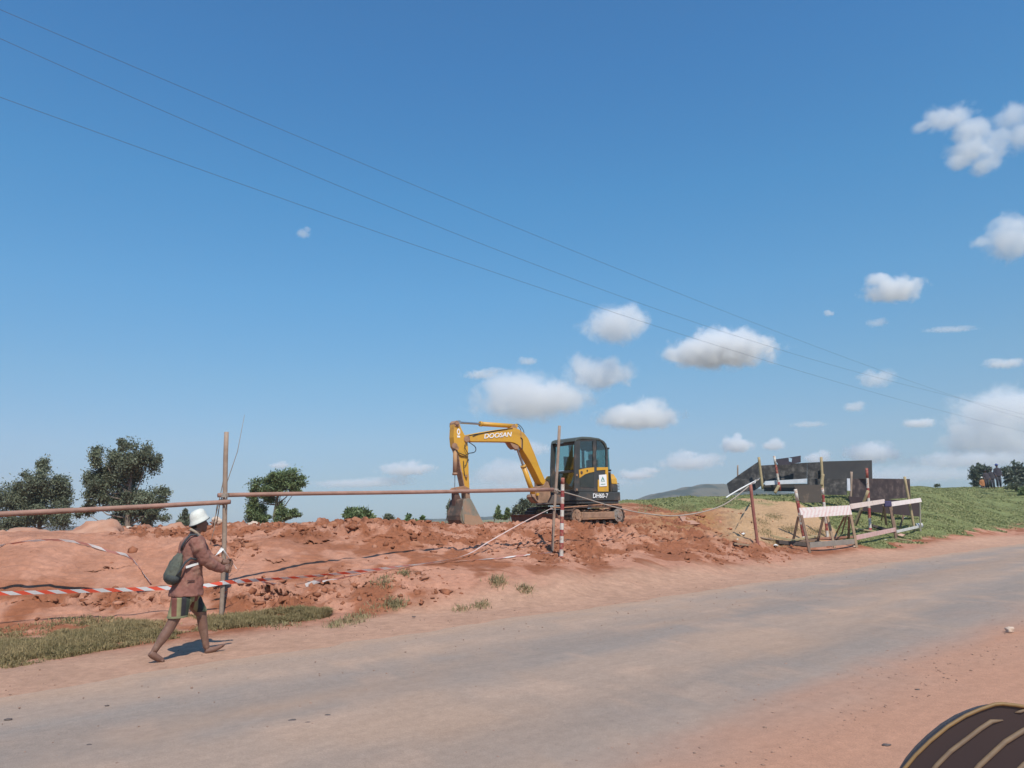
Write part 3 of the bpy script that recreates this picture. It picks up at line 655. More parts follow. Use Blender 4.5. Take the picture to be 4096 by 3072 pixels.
tree('conifer_tree', 'small dark pointed tree seen just left of the white hat', 'tree', (745, 2170), [(742, 2050, 8, 20), (742, 2072, 18, 22), (735, 2100, 30, 22), (760, 2100, 22, 22)], 60, 3000, .15, G1, 'trees behind the earth bank', .12)
tree('bush', 'rounded leafy bush directly behind the rubble heap under the long rail', 'bush', (1430, 2130), [(1425, 2050, 38, 24), (1465, 2058, 22, 20), (1400, 2065, 24, 18), (1445, 2072, 40, 18)], 34, 2600, .09, G2, 'bushes behind the earth bank', .05)
tree('bush', 'small dark round bush right of the rubble heap', 'bush', (1556, 2130), [(1556, 2070, 17, 14), (1556, 2082, 18, 12)], 40, 1000, .09, G1, 'bushes behind the earth bank', .04)
tree('bush', 'bright green low bush with a pointed top left of the bucket', 'bush', (1630, 2140), [(1632, 2072, 11, 14), (1640, 2088, 30, 10), (1615, 2090, 20, 10), (1595, 2092, 14, 8)], 36, 1400, .08, G3, 'bushes behind the earth bank', .04)
tree('bush', 'bright green sapling with upright leaves nearest the bucket', 'bush', (1690, 2140), [(1690, 2078, 7, 14), (1688, 2090, 14, 9), (1665, 2092, 14, 8)], 34, 700, .08, G3, 'bushes behind the earth bank', .03)
tree('conifer_tree', 'dark slender tree just left behind the excavator bucket', 'tree', (1802, 2150), [(1800, 2022, 8, 16), (1800, 2046, 11, 20), (1808, 2075, 14, 18)], 52, 900, .12, G1, 'trees behind the excavator', .06)
tree('conifer_tree', 'narrow conical sapling left of the excavator tracks, taller one of two', 'tree', (1993, 2140), [(1993, 2035, 6, 12), (1992, 2052, 12, 16), (1998, 2068, 18, 10)], 58, 1000, .12, G2, 'trees behind the excavator', .06)
tree('conifer_tree', 'narrow conical sapling left of the excavator tracks, shorter one of two', 'tree', (2030, 2140), [(2031, 2042, 6, 10), (2030, 2056, 9, 14), (2020, 2068, 14, 8)], 58, 800, .12, G2, 'trees behind the excavator', .06)
tree('broadleaf_tree', 'rounded tree behind the excavator blade, left one of two', 'tree', (2090, 2140), [(2095, 2022, 24, 20), (2075, 2040, 24, 18), (2105, 2045, 28, 18), (2060, 2052, 14, 12)], 62, 2600, .14, G1, 'trees behind the excavator', .1)
tree('broadleaf_tree', 'rounded tree behind the swing frame of the excavator, right one of two', 'tree', (2150, 2140), [(2140, 2015, 22, 20), (2165, 2035, 30, 24), (2130, 2045, 22, 18)], 62, 2600, .14, G1, 'trees behind the excavator', .1)
tree('broadleaf_tree', 'hazy tree on the field crest beside the dark clothed figures', 'tree', (3930, 1960), [(3925, 1875, 26, 22), (3900, 1900, 20, 28), (3935, 1915, 26, 26), (3905, 1930, 20, 14)], 110, 3000, .24, (.11,.13,.09), 'trees on the field crest', .2)
tree('broadleaf_tree', 'hazy tree on the field crest at the right frame edge', 'tree', (4060, 1975), [(4065, 1875, 34, 22), (4040, 1900, 26, 30), (4085, 1905, 30, 34), (4060, 1935, 36, 22), (4110, 1900, 30, 30)], 110, 4000, .24, (.11,.13,.09), 'trees on the field crest', .2)
tree('bush', 'dark bush on the field slope at the right frame edge', 'bush', (4060, 1965), [(4050, 1945, 22, 12), (4085, 1958, 22, 12)], 66, 900, .12, G1, 'bushes on the field', .03)
tree('bush', 'dark bush on the slope where the field meets the right frame edge', 'bush', (4092, 1990), [(4092, 1965, 18, 14), (4100, 1975, 22, 12)], 62, 700, .12, G2, 'bushes on the field', .03)
tree('bush', 'tiny dark bush on the field horizon left of the hazy trees', 'bush', (3748, 1955), [(3748, 1942, 10, 5)], 90, 250, .12, G1, 'bushes on the field', .03)
# ================================================================== CLOUDS (real volumes far beyond the haze)
def cloud(px, py, w, h, d, label, seed, dens=1.0, lobes=None):
    """a real volume: a loose hull holding vapour whose density falls off from a few lobes and is torn by noise"""
    m = bpy.data.materials.new('cloud_vapour'); m.use_nodes = True; t = m.node_tree; t.nodes.clear()
    sc_ = d/F_PX; H = h*sc_; Wd = w*sc_; c = at(px, py, d); lobes = lobes or [(0, 0, 1, 1)]; b = MB(); rr = random.Random(seed)
    def M(op, a, c=None, e=None):
        n = N(t, 'ShaderNodeMath', operation=op)
        for i, v in enumerate((a, c, e)):
            if v is None: continue
            if isinstance(v, (int, float)): n.inputs[i].default_value = v
            else: t.links.new(v, n.inputs[i])
        return n.outputs[0]
    co = N(t, 'ShaderNodeTexCoord').outputs['Object']; fld = None
    big = [l for l in lobes]
    if len(lobes) == 1:                      # a plain puff is still several heads of vapour on a flatter base
        big = [(0, .25, .92, .70)]+[(rr.uniform(-.55, .55), rr.uniform(-.35, .1), rr.uniform(.35, .55), rr.uniform(.45, .65)) for _ in range(3)]
    for lx, ly, lw, lh in big:
        rx, ry, rz = Wd*.5*lw, min(Wd, H*1.8)*.5*lw, H*.5*lh*1.05; cx, cz = lx*Wd*.5, -ly*H*.5
        s1 = N(t, 'ShaderNodeVectorMath', operation='SUBTRACT'); t.links.new(co, s1.inputs[0]); s1.inputs[1].default_value = (cx, 0, cz)
        s2 = N(t, 'ShaderNodeVectorMath', operation='DIVIDE'); t.links.new(s1.outputs[0], s2.inputs[0]); s2.inputs[1].default_value = (rx, ry, rz)
        s3 = N(t, 'ShaderNodeVectorMath', operation='LENGTH'); t.links.new(s2.outputs[0], s3.inputs[0])
        f = M('SUBTRACT', 1.0, s3.outputs['Value']); fld = f if fld is None else M('MAXIMUM', fld, f)
        V, Fq = rock_verts(2, 3, 1.0, 0.0); b.add([c+Vector((cx+x*rx*1.35, y*ry*1.35, cz+z*rz*1.35)) for x, y, z in V], [tuple(q) for q in Fq])
    sx_ = N(t, 'ShaderNodeVectorMath', operation='SCALE'); t.links.new(co, sx_.inputs[0]); sx_.inputs['Scale'].default_value = 1/(H*.5)
    ad = N(t, 'ShaderNodeVectorMath', operation='ADD'); t.links.new(sx_.outputs[0], ad.inputs[0]); ad.inputs[1].default_value = (seed*3.7, seed*1.3, 0)
    nn = noise_n(t, 1.55, 6, .62, ad.outputs[0], .35)
    v = M('ADD', fld, M('MULTIPLY', M('SUBTRACT', nn.outputs[0], .50), 1.9))
    mr = N(t, 'ShaderNodeMapRange', interpolation_type='SMOOTHSTEP'); t.links.new(v, mr.inputs['Value']); mr.inputs['From Min'].default_value = .0; mr.inputs['From Max'].default_value = .62
    pv = N(t, 'ShaderNodeVolumePrincipled'); pv.inputs['Color'].default_value = (1, 1, 1, 1); pv.inputs['Anisotropy'].default_value = 0.0
    t.links.new(M('MULTIPLY', mr.outputs[0], dens/H*4.0), pv.inputs['Density'])
    ou = N(t, 'ShaderNodeOutputMaterial'); t.links.new(pv.outputs[0], ou.inputs['Volume'])
    o = b.build('cloud', m, origin=c, smooth=True)
    rm = o.modifiers.new('hull', 'REMESH'); rm.mode = 'VOXEL'; rm.voxel_size = H*.12
    tag(o, label, 'cloud', 'white cumulus clouds'); return o
K_ = 1.852
CL = [(1330, 690, 150, 95, 1.0, 'puffy round cloud above the excavator cab, crossed by the lowest power line', None),
 (1560, 752, 235, 82, 1.6, 'brightest long white cloud right of centre, crossed by the lowest power line', [(0,.15,1,.8),(-.1,-.35,.42,.75),(.3,-.2,.4,.7),(-.7,.2,.3,.45)]),
 (1150, 850, 260, 105, .9, 'large wide cloud directly above the excavator boom', [(0,.2,1,.8),(-.35,-.2,.45,.75),(.35,.2,.6,.6),(-.1,-.35,.3,.5)]),
 (1295, 797, 150, 85, .8, 'rounded greyish cloud touching the upper right of the large cloud above the boom', None),
 (1380, 895, 180, 65, 1.1, 'flat based cloud between the excavator cab and the long white cloud', [(0,.2,1,.7),(.25,-.3,.45,.7),(-.2,-.1,.5,.6)]),
 (1930, 617, 130, 66, 1.0, 'small isolated cloud in the right part of the blue sky', None),
 (2080, 290, 175, 95, .8, 'left wing of the torn cloud at the upper right frame edge', [(-.30,-.75,.62,.42),(.25,-.15,.50,.50),(.15,.75,.62,.50),(-.15,1.25,.35,.35),(.35,1.45,.4,.45),(-.95,-.35,.25,.22)]),
 (2175, 290, 120, 120, .8, 'right wing of the torn cloud at the upper right frame edge', [(.25,-.6,.7,.42),(-.25,.15,.45,.5),(.5,.1,.6,.6),(-.5,.7,.4,.4)]),
 (2185, 515, 115, 95, .7, 'ragged cloud cut by the right frame edge below the torn cloud', [(0,0,1,1),(-1.1,.1,.35,.35)]),
 (1592, 957, 76, 40, 1.0, 'small bright puff above the sloping black board', None),
 (1672, 958, 56, 28, .7, 'small faint puff above the black boards beside a brighter puff', None),
 (2165, 895, 210, 110, .8, 'big layered cloud bank low at the right frame edge', [(0,0,1,.9),(-.2,.8,1,.6),(.4,-.3,.6,.6),(-.7,.5,.4,.3)]),
 (2110, 985, 330, 50, .55, 'pale cloud bank low above the green field', None),
 (1880, 978, 110, 42, .9, 'small cloud low above the right end of the black boards', [(0,0,1,1),(.6,.1,.5,.6)]),
 (1765, 985, 60, 32, .7, 'small cloud peeking just above the black boards', None),
 (1985, 911, 80, 25, .6, 'thin flat cloud left of the big cloud bank', None),
 (1490, 993, 150, 42, .6, 'faint low cloud between the excavator and the sloping black board', None),
 (1375, 1022, 90, 28, .6, 'faint low cloud directly right of the counterweight', None),
 (880, 1010, 130, 34, .8, 'low cloud left of the excavator arm', None),
 (780, 1040, 260, 26, .4, 'thin hazy cloud streak low above the rubble heap', None),
 (1090, 1015, 170, 60, .45, 'faint grey cloud seen beneath the excavator boom', None),
 (1150, 965, 90, 38, .35, 'faint cloud patch in the bend of the excavator boom', None),
 (655, 501, 34, 28, .25, 'tiny faint wisp in the open blue sky left of centre', None),
 (1790, 675, 24, 16, .3, 'tiny wisp left of the small isolated cloud', None),
 (1895, 695, 50, 22, .15, 'faint wisp below the small isolated cloud', None),
 (2050, 710, 130, 16, .18, 'thin slanting streak of cloud at the right', None),
 (2170, 782, 100, 26, .4, 'flat pale cloud at the right frame edge above the cloud bank', None),
 (1892, 815, 80, 42, .3, 'soft faint cloud left of the big cloud bank', None),
 (1845, 876, 50, 26, .3, 'small faint grey cloud above the black boards', None),
 (605, 1003, 50, 18, .5, 'tiny cloud touching the top of the round topped tree', None),
 (1040, 805, 90, 26, .3, 'faint wisp on the upper left of the large cloud above the boom', None),
 (1140, 778, 50, 20, .25, 'faint small wisp above the large cloud over the boom', None),
 (1960, 1020, 620, 46, .28, 'long pale veil of cloud lying along the horizon at the right', None),
 (1180, 1040, 460, 40, .22, 'long pale veil of cloud lying along the horizon behind the excavator', None),
 (1745, 915, 90, 16, .2, 'thin faint streak above the black boards', None)]
for i, (x, y, w, h, dn, lab, lob) in enumerate(CL):
    d = 4200+37*i+(900 if y > 940 else 0)
    cloud(x*K_, y*K_, w*K_*1.12, h*K_*1.18, d, lab, 40+i, dn, lob)
# ================================================================== HAZE
def haze():
    b = MB(); b.box((0, 600, 55), (3000, 1900, 122)); m = bpy.data.materials.new('haze_air'); m.use_nodes = True; t = m.node_tree; t.nodes.clear()
    pv = N(t, 'ShaderNodeVolumePrincipled'); pv.inputs['Color'].default_value = (.80, .88, 1.0, 1); pv.inputs['Density'].default_value = HAZE; pv.inputs['Anisotropy'].default_value = .1
    ou = N(t, 'ShaderNodeOutputMaterial'); t.links.new(pv.outputs[0], ou.inputs['Volume'])
    o = b.build('haze', m); tag(o, 'thin bluish haze in the air over the whole site', 'haze', kind='stuff')
HAZE = .0003
haze()
#@@PART3
# ================================================================== SHARED OBJECT HELPERS
def on_ground_d(px, py, off=0.): return hit(px, py).y-off
WOODR = simple('reddish_pole_wood', (.36, .20, .15), (.27, .15, .11), 5, .8, bump=.3, bscale=30)
WOODG = simple('weathered_pole_wood', (.34, .25, .19), (.26, .18, .13), 6, .85, bump=.3, bscale=30)
WOODY = simple('raw_yellow_wood', (.42, .33, .18), (.33, .25, .14), 6, .8, bump=.3, bscale=25)
WOODB = simple('brown_timber', (.22, .15, .10), (.30, .21, .14), 5, .85, bump=.4, bscale=25)
RED = simple('red_band_paint', (.30, .035, .035), (.23, .04, .04), 12, .7, dirt=DIRT, dirt_amt=.5)
WHT = simple('white_band_paint', (.62, .59, .53), (.52, .48, .42), 12, .7, dirt=DIRT, dirt_amt=.5)
def pole_pts(p0, p1, r, bend=.01, seed=0, n=9):
    rr = random.Random(seed); out = []; p0, p1 = Vector(p0), Vector(p1)
    ax = (p1-p0).normalized(); o1 = ax.orthogonal().normalized(); o2 = ax.cross(o1); L = (p1-p0).length
    ph = rr.random()*6
    for i in range(n):
        t = i/(n-1); out.append(p0.lerp(p1, t)+(o1*math.sin(t*3.1+ph)+o2*math.sin(t*5+ph*2)*.5)*bend*L*(math.sin(t*math.pi)))
    return out
def banded(b, p0, p1, r, n, first=1, taper=.9):
    """striped pole: painted bands are runs of faces in two paints (slot 0 red, slot 1 white)"""
    p0, p1 = Vector(p0), Vector(p1)
    for i in range(n):
        a, c = p0.lerp(p1, i/n), p0.lerp(p1, (i+1)/n)
        rr = r*(1-(1-taper)*i/n); b.tube([a, c], [rr, r*(1-(1-taper)*(i+1)/n)], 10, mi=(i+first) % 2, caps=(i in (0, n-1)))
def ribbon(name, pts, w, mat, parent=None, twist=0., origin=None, face=None, tw0=0.):
    """thin plastic tape through world points, UV x runs in metres"""
    P = [Vector(p) for p in pts]; Q = []
    for i in range(len(P)-1):
        k = max(2, int((P[i+1]-P[i]).length/.06))
        p_1, p0, p1, p2 = P[max(i-1, 0)], P[i], P[i+1], P[min(i+2, len(P)-1)]
        for j in range(k):
            t = j/k; Q.append(.5*((2*p0)+(p1-p_1)*t+(2*p_1-5*p0+4*p1-p2)*t*t+(3*p0-p_1-3*p1+p2)*t**3))
    Q.append(P[-1]); L = 0; V, Fq, UV = [], [], []
    for i, q in enumerate(Q):
        d = (Q[min(i+1, len(Q)-1)]-Q[max(i-1, 0)]).normalized(); s = d.cross(Vector((0, 0, 1))).normalized(); up = s.cross(d)
        if i: L += (q-Q[i-1]).length
        a = tw0+twist*i/len(Q)+.5*math.sin(L*1.3)*min(1, abs(twist)+.3); e = up*math.cos(a)+s*math.sin(a)
        ww = w(i/len(Q)) if callable(w) else w
        V += [q-e*ww/2, q+e*ww/2]; UV.append(L)
    me = bpy.data.meshes.new(name); org = parent['_w'] if parent is not None else (Vector(origin) if origin else Q[0])
    me.from_pydata([tuple(v-org) for v in V], [], [(2*i, 2*i+2, 2*i+3, 2*i+1) for i in range(len(Q)-1)])
    uvl = me.uv_layers.new(name='UVMap')
    for i in range(len(Q)-1):
        for k, (u, v) in enumerate(((UV[i], 0), (UV[i+1], 0), (UV[i+1], 1), (UV[i], 1))): uvl.data[i*4+k].uv = (u, v)
    me.materials.append(mat); o = bpy.data.objects.new(name, me); COL.objects.link(o)
    so = o.modifiers.new('film', 'SOLIDIFY'); so.thickness = .0015
    if parent is not None: o.parent = PAR[parent['_id']]
    else: o.location = org
    return o
def tape_mat(name, red, period=.30, slant=.13, fade=None):
    m, t, b = node_mat(name); uv = N(t, 'ShaderNodeUVMap'); sp = N(t, 'ShaderNodeSeparateXYZ'); t.links.new(uv.outputs[0], sp.inputs[0])
    def M(op, a, c): 
        n = N(t, 'ShaderNodeMath', operation=op)
        for i, v in enumerate((a, c)):
            if v is None: continue
            if isinstance(v, (int, float)): n.inputs[i].default_value = v
            else: t.links.new(v, n.inputs[i])
        return n.outputs[0]
    x = M('ADD', sp.outputs[0], M('MULTIPLY', sp.outputs[1], slant)); f = M('FRACT', M('DIVIDE', x, period), None); s = M('GREATER_THAN', f, .5)
    c = mixc(t, s, (.80, .78, .76), red)
    if fade:
        mr = N(t, 'ShaderNodeMapRange'); t.links.new(sp.outputs[0], mr.inputs[0]); mr.inputs[1].default_value, mr.inputs[2].default_value = fade; mr.inputs[4].default_value = .85; c = mixc(t, mr.outputs[0], c, (.66, .52, .46))
    t.links.new(c, b.inputs['Base Color']); b.inputs['Roughness'].default_value = .4
    tr = N(t, 'ShaderNodeBsdfTranslucent'); t.links.new(c, tr.inputs[0]); mx = N(t, 'ShaderNodeMixShader'); mx.inputs[0].default_value = .25
    t.links.new(b.outputs[0], mx.inputs[1]); t.links.new(tr.outputs[0], mx.inputs[2]); t.links.new(mx.outputs[0], t.nodes['Material Output'].inputs[0]); return m
TAPE = tape_mat('barrier_tape', (.86, .13, .07)); TAPE2 = tape_mat('faded_barrier_tape', (.60, .28, .23), .6)
ROPE = simple('grey_rope', (.42, .36, .30), (.30, .25, .21), 30, .9); ROPEO = simple('orange_cord', (.45, .23, .12), (.38, .2, .12), 30, .8)
def text_part(txt, org, right, up, h, mat, parent, name='lettering', shear=0., bold=.0, squash=1., align='LEFT'):
    cu = bpy.data.curves.new(name, 'FONT'); cu.body = txt; cu.size = 1; cu.shear = shear; cu.offset = bold; cu.extrude = .01; cu.align_x = align
    tmp = bpy.data.objects.new('tmp', cu); COL.objects.link(tmp); dg = bpy.context.evaluated_depsgraph_get(); dg.update()
    me = bpy.data.meshes.new_from_object(tmp.evaluated_get(dg)); bpy.data.objects.remove(tmp)
    right, up = Vector(right).normalized(), Vector(up).normalized(); nrm = right.cross(up); up = nrm.cross(right)
    ys = [v.co.y for v in me.vertices]; k = h/(max(ys)-min(ys)); y0 = min(ys); base = parent['_w'] if isinstance(parent, Thing) else Vector((0, 0, 0))
    for v in me.vertices: v.co = Vector(org)-base+right*v.co.x*k*squash+up*(v.co.y-y0)*k+nrm*(v.co.z*.4)
    me.materials.clear(); me.materials.append(mat); me.name = name; o = bpy.data.objects.new(name, me); COL.objects.link(o); o.parent = PAR[parent['_id']]; return o

# ================================================================== EXCAVATOR
Fx = Vector((-.73, -.683, 0)).normalized(); Lx = Vector((.683, -.73, 0)).normalized()
EX = Vector((1.755, 22.5, 0)); EX.z = 1.18
def E(x, y, L=.95): return on_plane(1750+x/2.765, 1640+y/2.765, EX+Lx*L, Lx)       # traced on the machine's own long plane
def lc(f, l, z): return EX+Fx*f+Lx*l+Vector((0, 0, z))
def zy(y): return E(1535, y).z-EX.z
MR = Matrix((Fx, Lx, Vector((0, 0, 1)))).transposed()
YEL = simple('yellow_machine_paint', (.66, .36, .035), (.60, .31, .035), 1.2, .45, dirt=(.42, .22, .10), dirt_amt=.22, bump=.05)
YELD = simple('dusty_yellow_paint', (.52, .28, .07), (.42, .22, .09), 3, .7, dirt=(.33, .19, .12), dirt_amt=.9)
CHAR = simple('charcoal_machine_paint', (.055, .058, .055), (.045, .047, .045), 2, .5, dirt=(.16, .11, .08), dirt_amt=.35)
ROOFM = simple('grey_green_roof', (.085, .10, .085), (.07, .08, .07), 3, .55)
MUDB = simple('muddy_steel', (.22, .13, .085), (.30, .18, .11), 4, .85, bump=.4, bscale=18, dirt=(.38, .22, .14), dirt_amt=.7)
DRK = simple('dark_rubber', (.035, .028, .025), (.06, .04, .032), 5, .85, bump=.4, bscale=30, dirt=(.16, .09, .06), dirt_amt=.6)
STEEL = simple('greenish_bucket_steel', (.17, .18, .145), (.25, .22, .165), 2.5, .7, dirt=(.36, .22, .14), dirt_amt=.45, bump=.2)
CHROME = simple('dull_chrome', (.45, .45, .44), (.35, .34, .33), 8, .3, .8)
LETW = simple('white_print', (.85, .85, .83), (.80, .80, .78), 10, .5)
DUSTG = simple('dusty_grey_plate', (.26, .23, .20), (.20, .17, .15), 3, .8, dirt=DIRT, dirt_amt=.5)
gl, t, b = node_mat('tinted_glass'); t.nodes.remove(b); tb_ = N(t, 'ShaderNodeBsdfTransparent'); tb_.inputs[0].default_value = (.55, .72, .70, 1)
gs = N(t, 'ShaderNodeBsdfGlossy'); gs.inputs['Roughness'].default_value = .06; mx = N(t, 'ShaderNodeMixShader'); mx.inputs[0].default_value = .14
t.links.new(tb_.outputs[0], mx.inputs[1]); t.links.new(gs.outputs[0], mx.inputs[2]); t.links.new(mx.outputs[0], t.nodes['Material Output'].inputs[0]); GLASS = gl
T = thing('excavator', EX, 'yellow crawler excavator with a dark cab parked on the bank, its bucket down', 'excavator')
# undercarriage
def stadium(f0, f1, z0, z1, n=10):
    r = (z1-z0)/2; c = (z0+z1)/2; out = []
    for i in range(n+1): a = math.pi/2-math.pi*i/n; out.append((f1-r+r*math.cos(a), c+r*math.sin(a)))
    for i in range(n+1): a = -math.pi/2-math.pi*i/n; out.append((f0+r+r*math.cos(a), c+r*math.sin(a)))
    return out
for l0, l1 in ((.55, .95), (-.95, -.55)):
    b = MB(); o_ = stadium(-1.22, 1.15, .0, .55, 8); i_ = stadium(-1.18, 1.11, .045, .505, 8); n = len(o_)
    vs = [lc(f, l, z) for l in (l0, l1) for ring in (o_, i_) for f, z in ring]; fs = []
    for k in range(n):
        j = (k+1) % n; fs += [(k, j, 2*n+j, 2*n+k), (n+k, 3*n+k, 3*n+j, n+j), (k, n+k, n+j, j), (2*n+k, 2*n+j, 3*n+j, 3*n+k)]
    b.add(vs, fs)
    dense = stadium(-1.22, 1.15, .0, .55, 8); per = []
    for k in range(n):
        a, c = Vector((*dense[k], 0)), Vector((*dense[(k+1) % n], 0)); m_ = max(1, int((c-a).length/.13))
        for q in range(m_): per.append((a.lerp(c, (q+.5)/m_), (c-a).normalized()))
    for p, d in per:
        t3 = (Fx*d.x+Vector((0, 0, d.y))).normalized(); nrm = Lx.cross(t3)
        Rm = Matrix((t3, Lx, nrm)).transposed(); b.box(lc(p.x, (l0+l1)/2, p.y)+nrm*0, (.045, l1-l0-.01, .075), Rm)
    trk = b.build('track', DRK, T); lo = l1 if l0 > 0 else l0; sg = 1 if l0 > 0 else -1
    fr = MB(); fr.box(lc(0.0, (l0+l1)/2, .27), (1.55, .30, .24), MR, bev=.03); fr.box(lc(-.02, lo-sg*.015, .30), (1.45, .05, .17), MR, bev=.015); under(fr.build('track_frame', MUDB, T), trk)
    fl = MB(); fl.box(lc(-.02, lo-sg*.01, .195), (1.45, .07, .035), MR); under(fl.build('frame_flange', YELD, T), trk)
    for f_, nm, r_ in ((-.96, 'sprocket', .20), (.89, 'idler', .20)):
        s_ = MB(); s_.tube([lc(f_, l0+.04, .275), lc(f_, l1-.02, .275)], r_, 20); s_.tube([lc(f_, l0+.03, .275), lc(f_, l1+.01*sg, .275)], .09, 12)
        for q in range(6): s_.tube([lc(f_+.14*math.cos(q*1.047), l1-.03, .275+.14*math.sin(q*1.047)), lc(f_+.14*math.cos(q*1.047), l1, .275+.14*math.sin(q*1.047))], .015, 6)
        under(s_.build(nm, MUDB if nm == 'idler' else DUSTG, T), trk)
    for q in range(5):
        s_ = MB(); f_ = -.6+q*.3; s_.tube([lc(f_, l0+.06, .10), lc(f_, l1-.03, .10)], .07, 12); under(s_.build('roller', DRK, T), trk)
b = MB(); b.box(lc(0, 0, .36), (1.1, 1.15, .26), MR, bev=.04); b.tube([lc(0, 0, .45), lc(0, 0, .66)], .42, 28); b.build('turntable', DRK, T)
b = MB()   # dozer blade with curved face
prof = [(1.72, .36), (1.66, .30), (1.63, .18), (1.66, .06), (1.74, -.01), (1.76, -.01), (1.70, .07), (1.67, .18), (1.70, .30), (1.75, .36)]
b.extrude([lc(f, .95, z) for f, z in prof], -Lx*1.9); bl = b.build('dozer_blade', simple('rusty_blade', (.10, .055, .045), (.15, .08, .055), 3, .8, dirt=(.3, .17, .11), dirt_amt=.3), T, bevel=.008)
for l in (.45, -.45):
    a_ = MB(); a_.beam(lc(1.66, l, .17), lc(.55, l, .32), .09, .12); under(a_.build('blade_arm', MUDB, T), bl)
a_ = MB(); a_.box(lc(1.60, .55, .22), (.06, .10, .30), MR); under(a_.build('blade_bracket', DUSTG, T), bl)
for k_ in range(5):
    V_, F_ = rock_verts(2, 300+k_, .5, .5); a_ = MB(); c = lc(-.55+k_*.27, .80, .43); a_.v = [c+Vector((x*.12, y*.10, z*.06)) for x, y, z in V_]; a_.f = [tuple(f) for f in F_]; a_.m = [0]*len(a_.f); a_.build('caked_mud', MUDB, T)
# upper house
zs0, zs1 = zy(1040), zy(903)
b = MB(); out = []
for f, r in ((.72, 0), (.76, 0)): pass
plan = [(.74, .93), (.78, .85), (.78, -.85), (.72, -.93), (-.75, -.95), (-1.12, -.88), (-1.33, -.66), (-1.46, -.25), (-1.46, .25), (-1.35, .66), (-1.12, .90), (-.75, .95)]
b.extrude([lc(f, l, zs0+.09) for f, l in plan], (0, 0, zs1-zs0-.09)); b.extrude([lc(f*.96, l*.96, zs0) for f, l in plan], (0, 0, .088)); b.build('house_skirt', CHAR, T, bevel=.02)
b = MB(); zc = zy(812)
pl2 = [(-.78, .90), (-1.08, .85), (-1.31, .62), (-1.42, .2), (-1.42, -.2), (-1.30, -.60), (-1.05, -.84), (-.6, -.92), (.35, -.92), (.35, -.10), (-.76, -.10)]
b.extrude([lc(f, l, zs1+.004) for f, l in pl2], (0, 0, zc-zs1-.008)); cw = b.build('counterweight', CHAR, T, bevel=.02)
for k_ in range(5):
    v_ = MB(); v_.box(lc(-1.21, .752, zs1+.08+k_*.045), (.10, .012, .016), Matrix.Rotation(math.radians(-47), 3, 'Z') @ MR); under(v_.build('vent_louvre', DRK, T), cw)
b = MB(); zt = zy(690)
ring = lambda s, z: [lc(f*s+(1-s)*-.4, l*s, z) for f, l in pl2]
b.loft_ = None
R0, R1, R2 = ring(1, zc+.002), ring(.985, zc+.16), ring(.90, zt)
n = len(R0); b.add(R0+R1+R2, [tuple(range(n))[::-1], tuple(range(2*n, 3*n))]+[(i, (i+1) % n, n+(i+1) % n, n+i) for i in range(n)]+[(n+i, n+(i+1) % n, 2*n+(i+1) % n, 2*n+i) for i in range(n)])
b.build('engine_hood', YEL, T, bevel=.02)
b = MB(); b.box(lc(.56, -.52, (zy(740)+zs1)/2), (.42, .74, zy(740)-zs1-.01), MR, bev=.05); b.build('side_tank', YELD, T)
b = MB(); b.box(lc(.80, -.20, (zs0+zy(925))/2+.01), (.10, 1.0, zy(925)-zs0-.03), MR, bev=.015); b.build('front_plate', DUSTG, T)
# cab
def side(b, pts, L0=.95, th=.05, mi=0): return b.extrude([E(x, y, L0) for x, y in pts], -Lx*th, mi)
FP = [(1527, 345), (1572, 335), (1566, 640), (1562, 902), (1522, 902), (1520, 620)]
RP = [(1864, 385), (1884, 420), (1890, 640), (1893, 902), (1874, 902), (1872, 640), (1866, 430)]
BP = [(1722, 328), (1757, 330), (1762, 640), (1762, 902), (1734, 902), (1732, 640)]
roof = [(1527, 345), (1540, 312), (1570, 298), (1610, 293), (1700, 297), (1790, 310), (1845, 340), (1872, 375), (1884, 420), (1866, 425), (1850, 385), (1820, 350), (1780, 337), (1700, 330), (1600, 327), (1572, 335)]
cf = MB(); side(cf, FP, .95, .06); side(cf, RP, .95, .06); side(cf, BP, .95, .045)
for nm_ in (FP, RP, BP):                                       # the same pillars on the far side of the cab
    cf.extrude([E(x, y, .95)-Lx*.94 for x, y in nm_], -Lx*.06)
zb = zs1+.005; zw = zy(672); ztp = zy(352)
cf.box(lc(.735, .45, zw), (.05, .92, .07), MR); cf.box(lc(.735, .45, zb+.03), (.05, .92, .06), MR); cf.box(lc(.725, .45, ztp-.02), (.06, .92, .09), MR)
cf.box(lc(-.735, .45, zw+.05), (.04, .92, .06), MR); cf.box(lc(-.70, .45, ztp-.12), (.04, .92, .05), MR)
cab = cf.build('cab_frame', CHAR, T, bevel=.012)
rf = MB(); rf.extrude([E(x, y, .96) for x, y in roof], -Lx*1.02); under(rf.build('cab_roof', ROOFM, T, bevel=.03), cab)
lp = MB(); side(lp, [(1560, 655), (1732, 636), (1762, 636), (1874, 634), (1878, 902), (1562, 902)], .935, .04); under(lp.build('lower_side_panel', CHAR, T), cab)
rp_ = MB(); rp_.box(lc(-.73, .45, (zb+zw)/2), (.03, .88, zw-zb), MR); rp_.box(lc(0, -.02, (zb+zw)/2), (1.45, .03, zw-zb), MR); rp_.box(lc(.05, -.02, zw+.25), (.55, .03, .5), MR); under(rp_.build('far_wall', CHAR, T), cab)
dr = MB(); side(dr, [(1566, 335), (1578, 345), (1576, 640), (1724, 632), (1724, 345), (1578, 345), (1566, 335), (1730, 328), (1734, 640), (1566, 655)], .945, .02)
door = dr.build('door', CHAR, T)
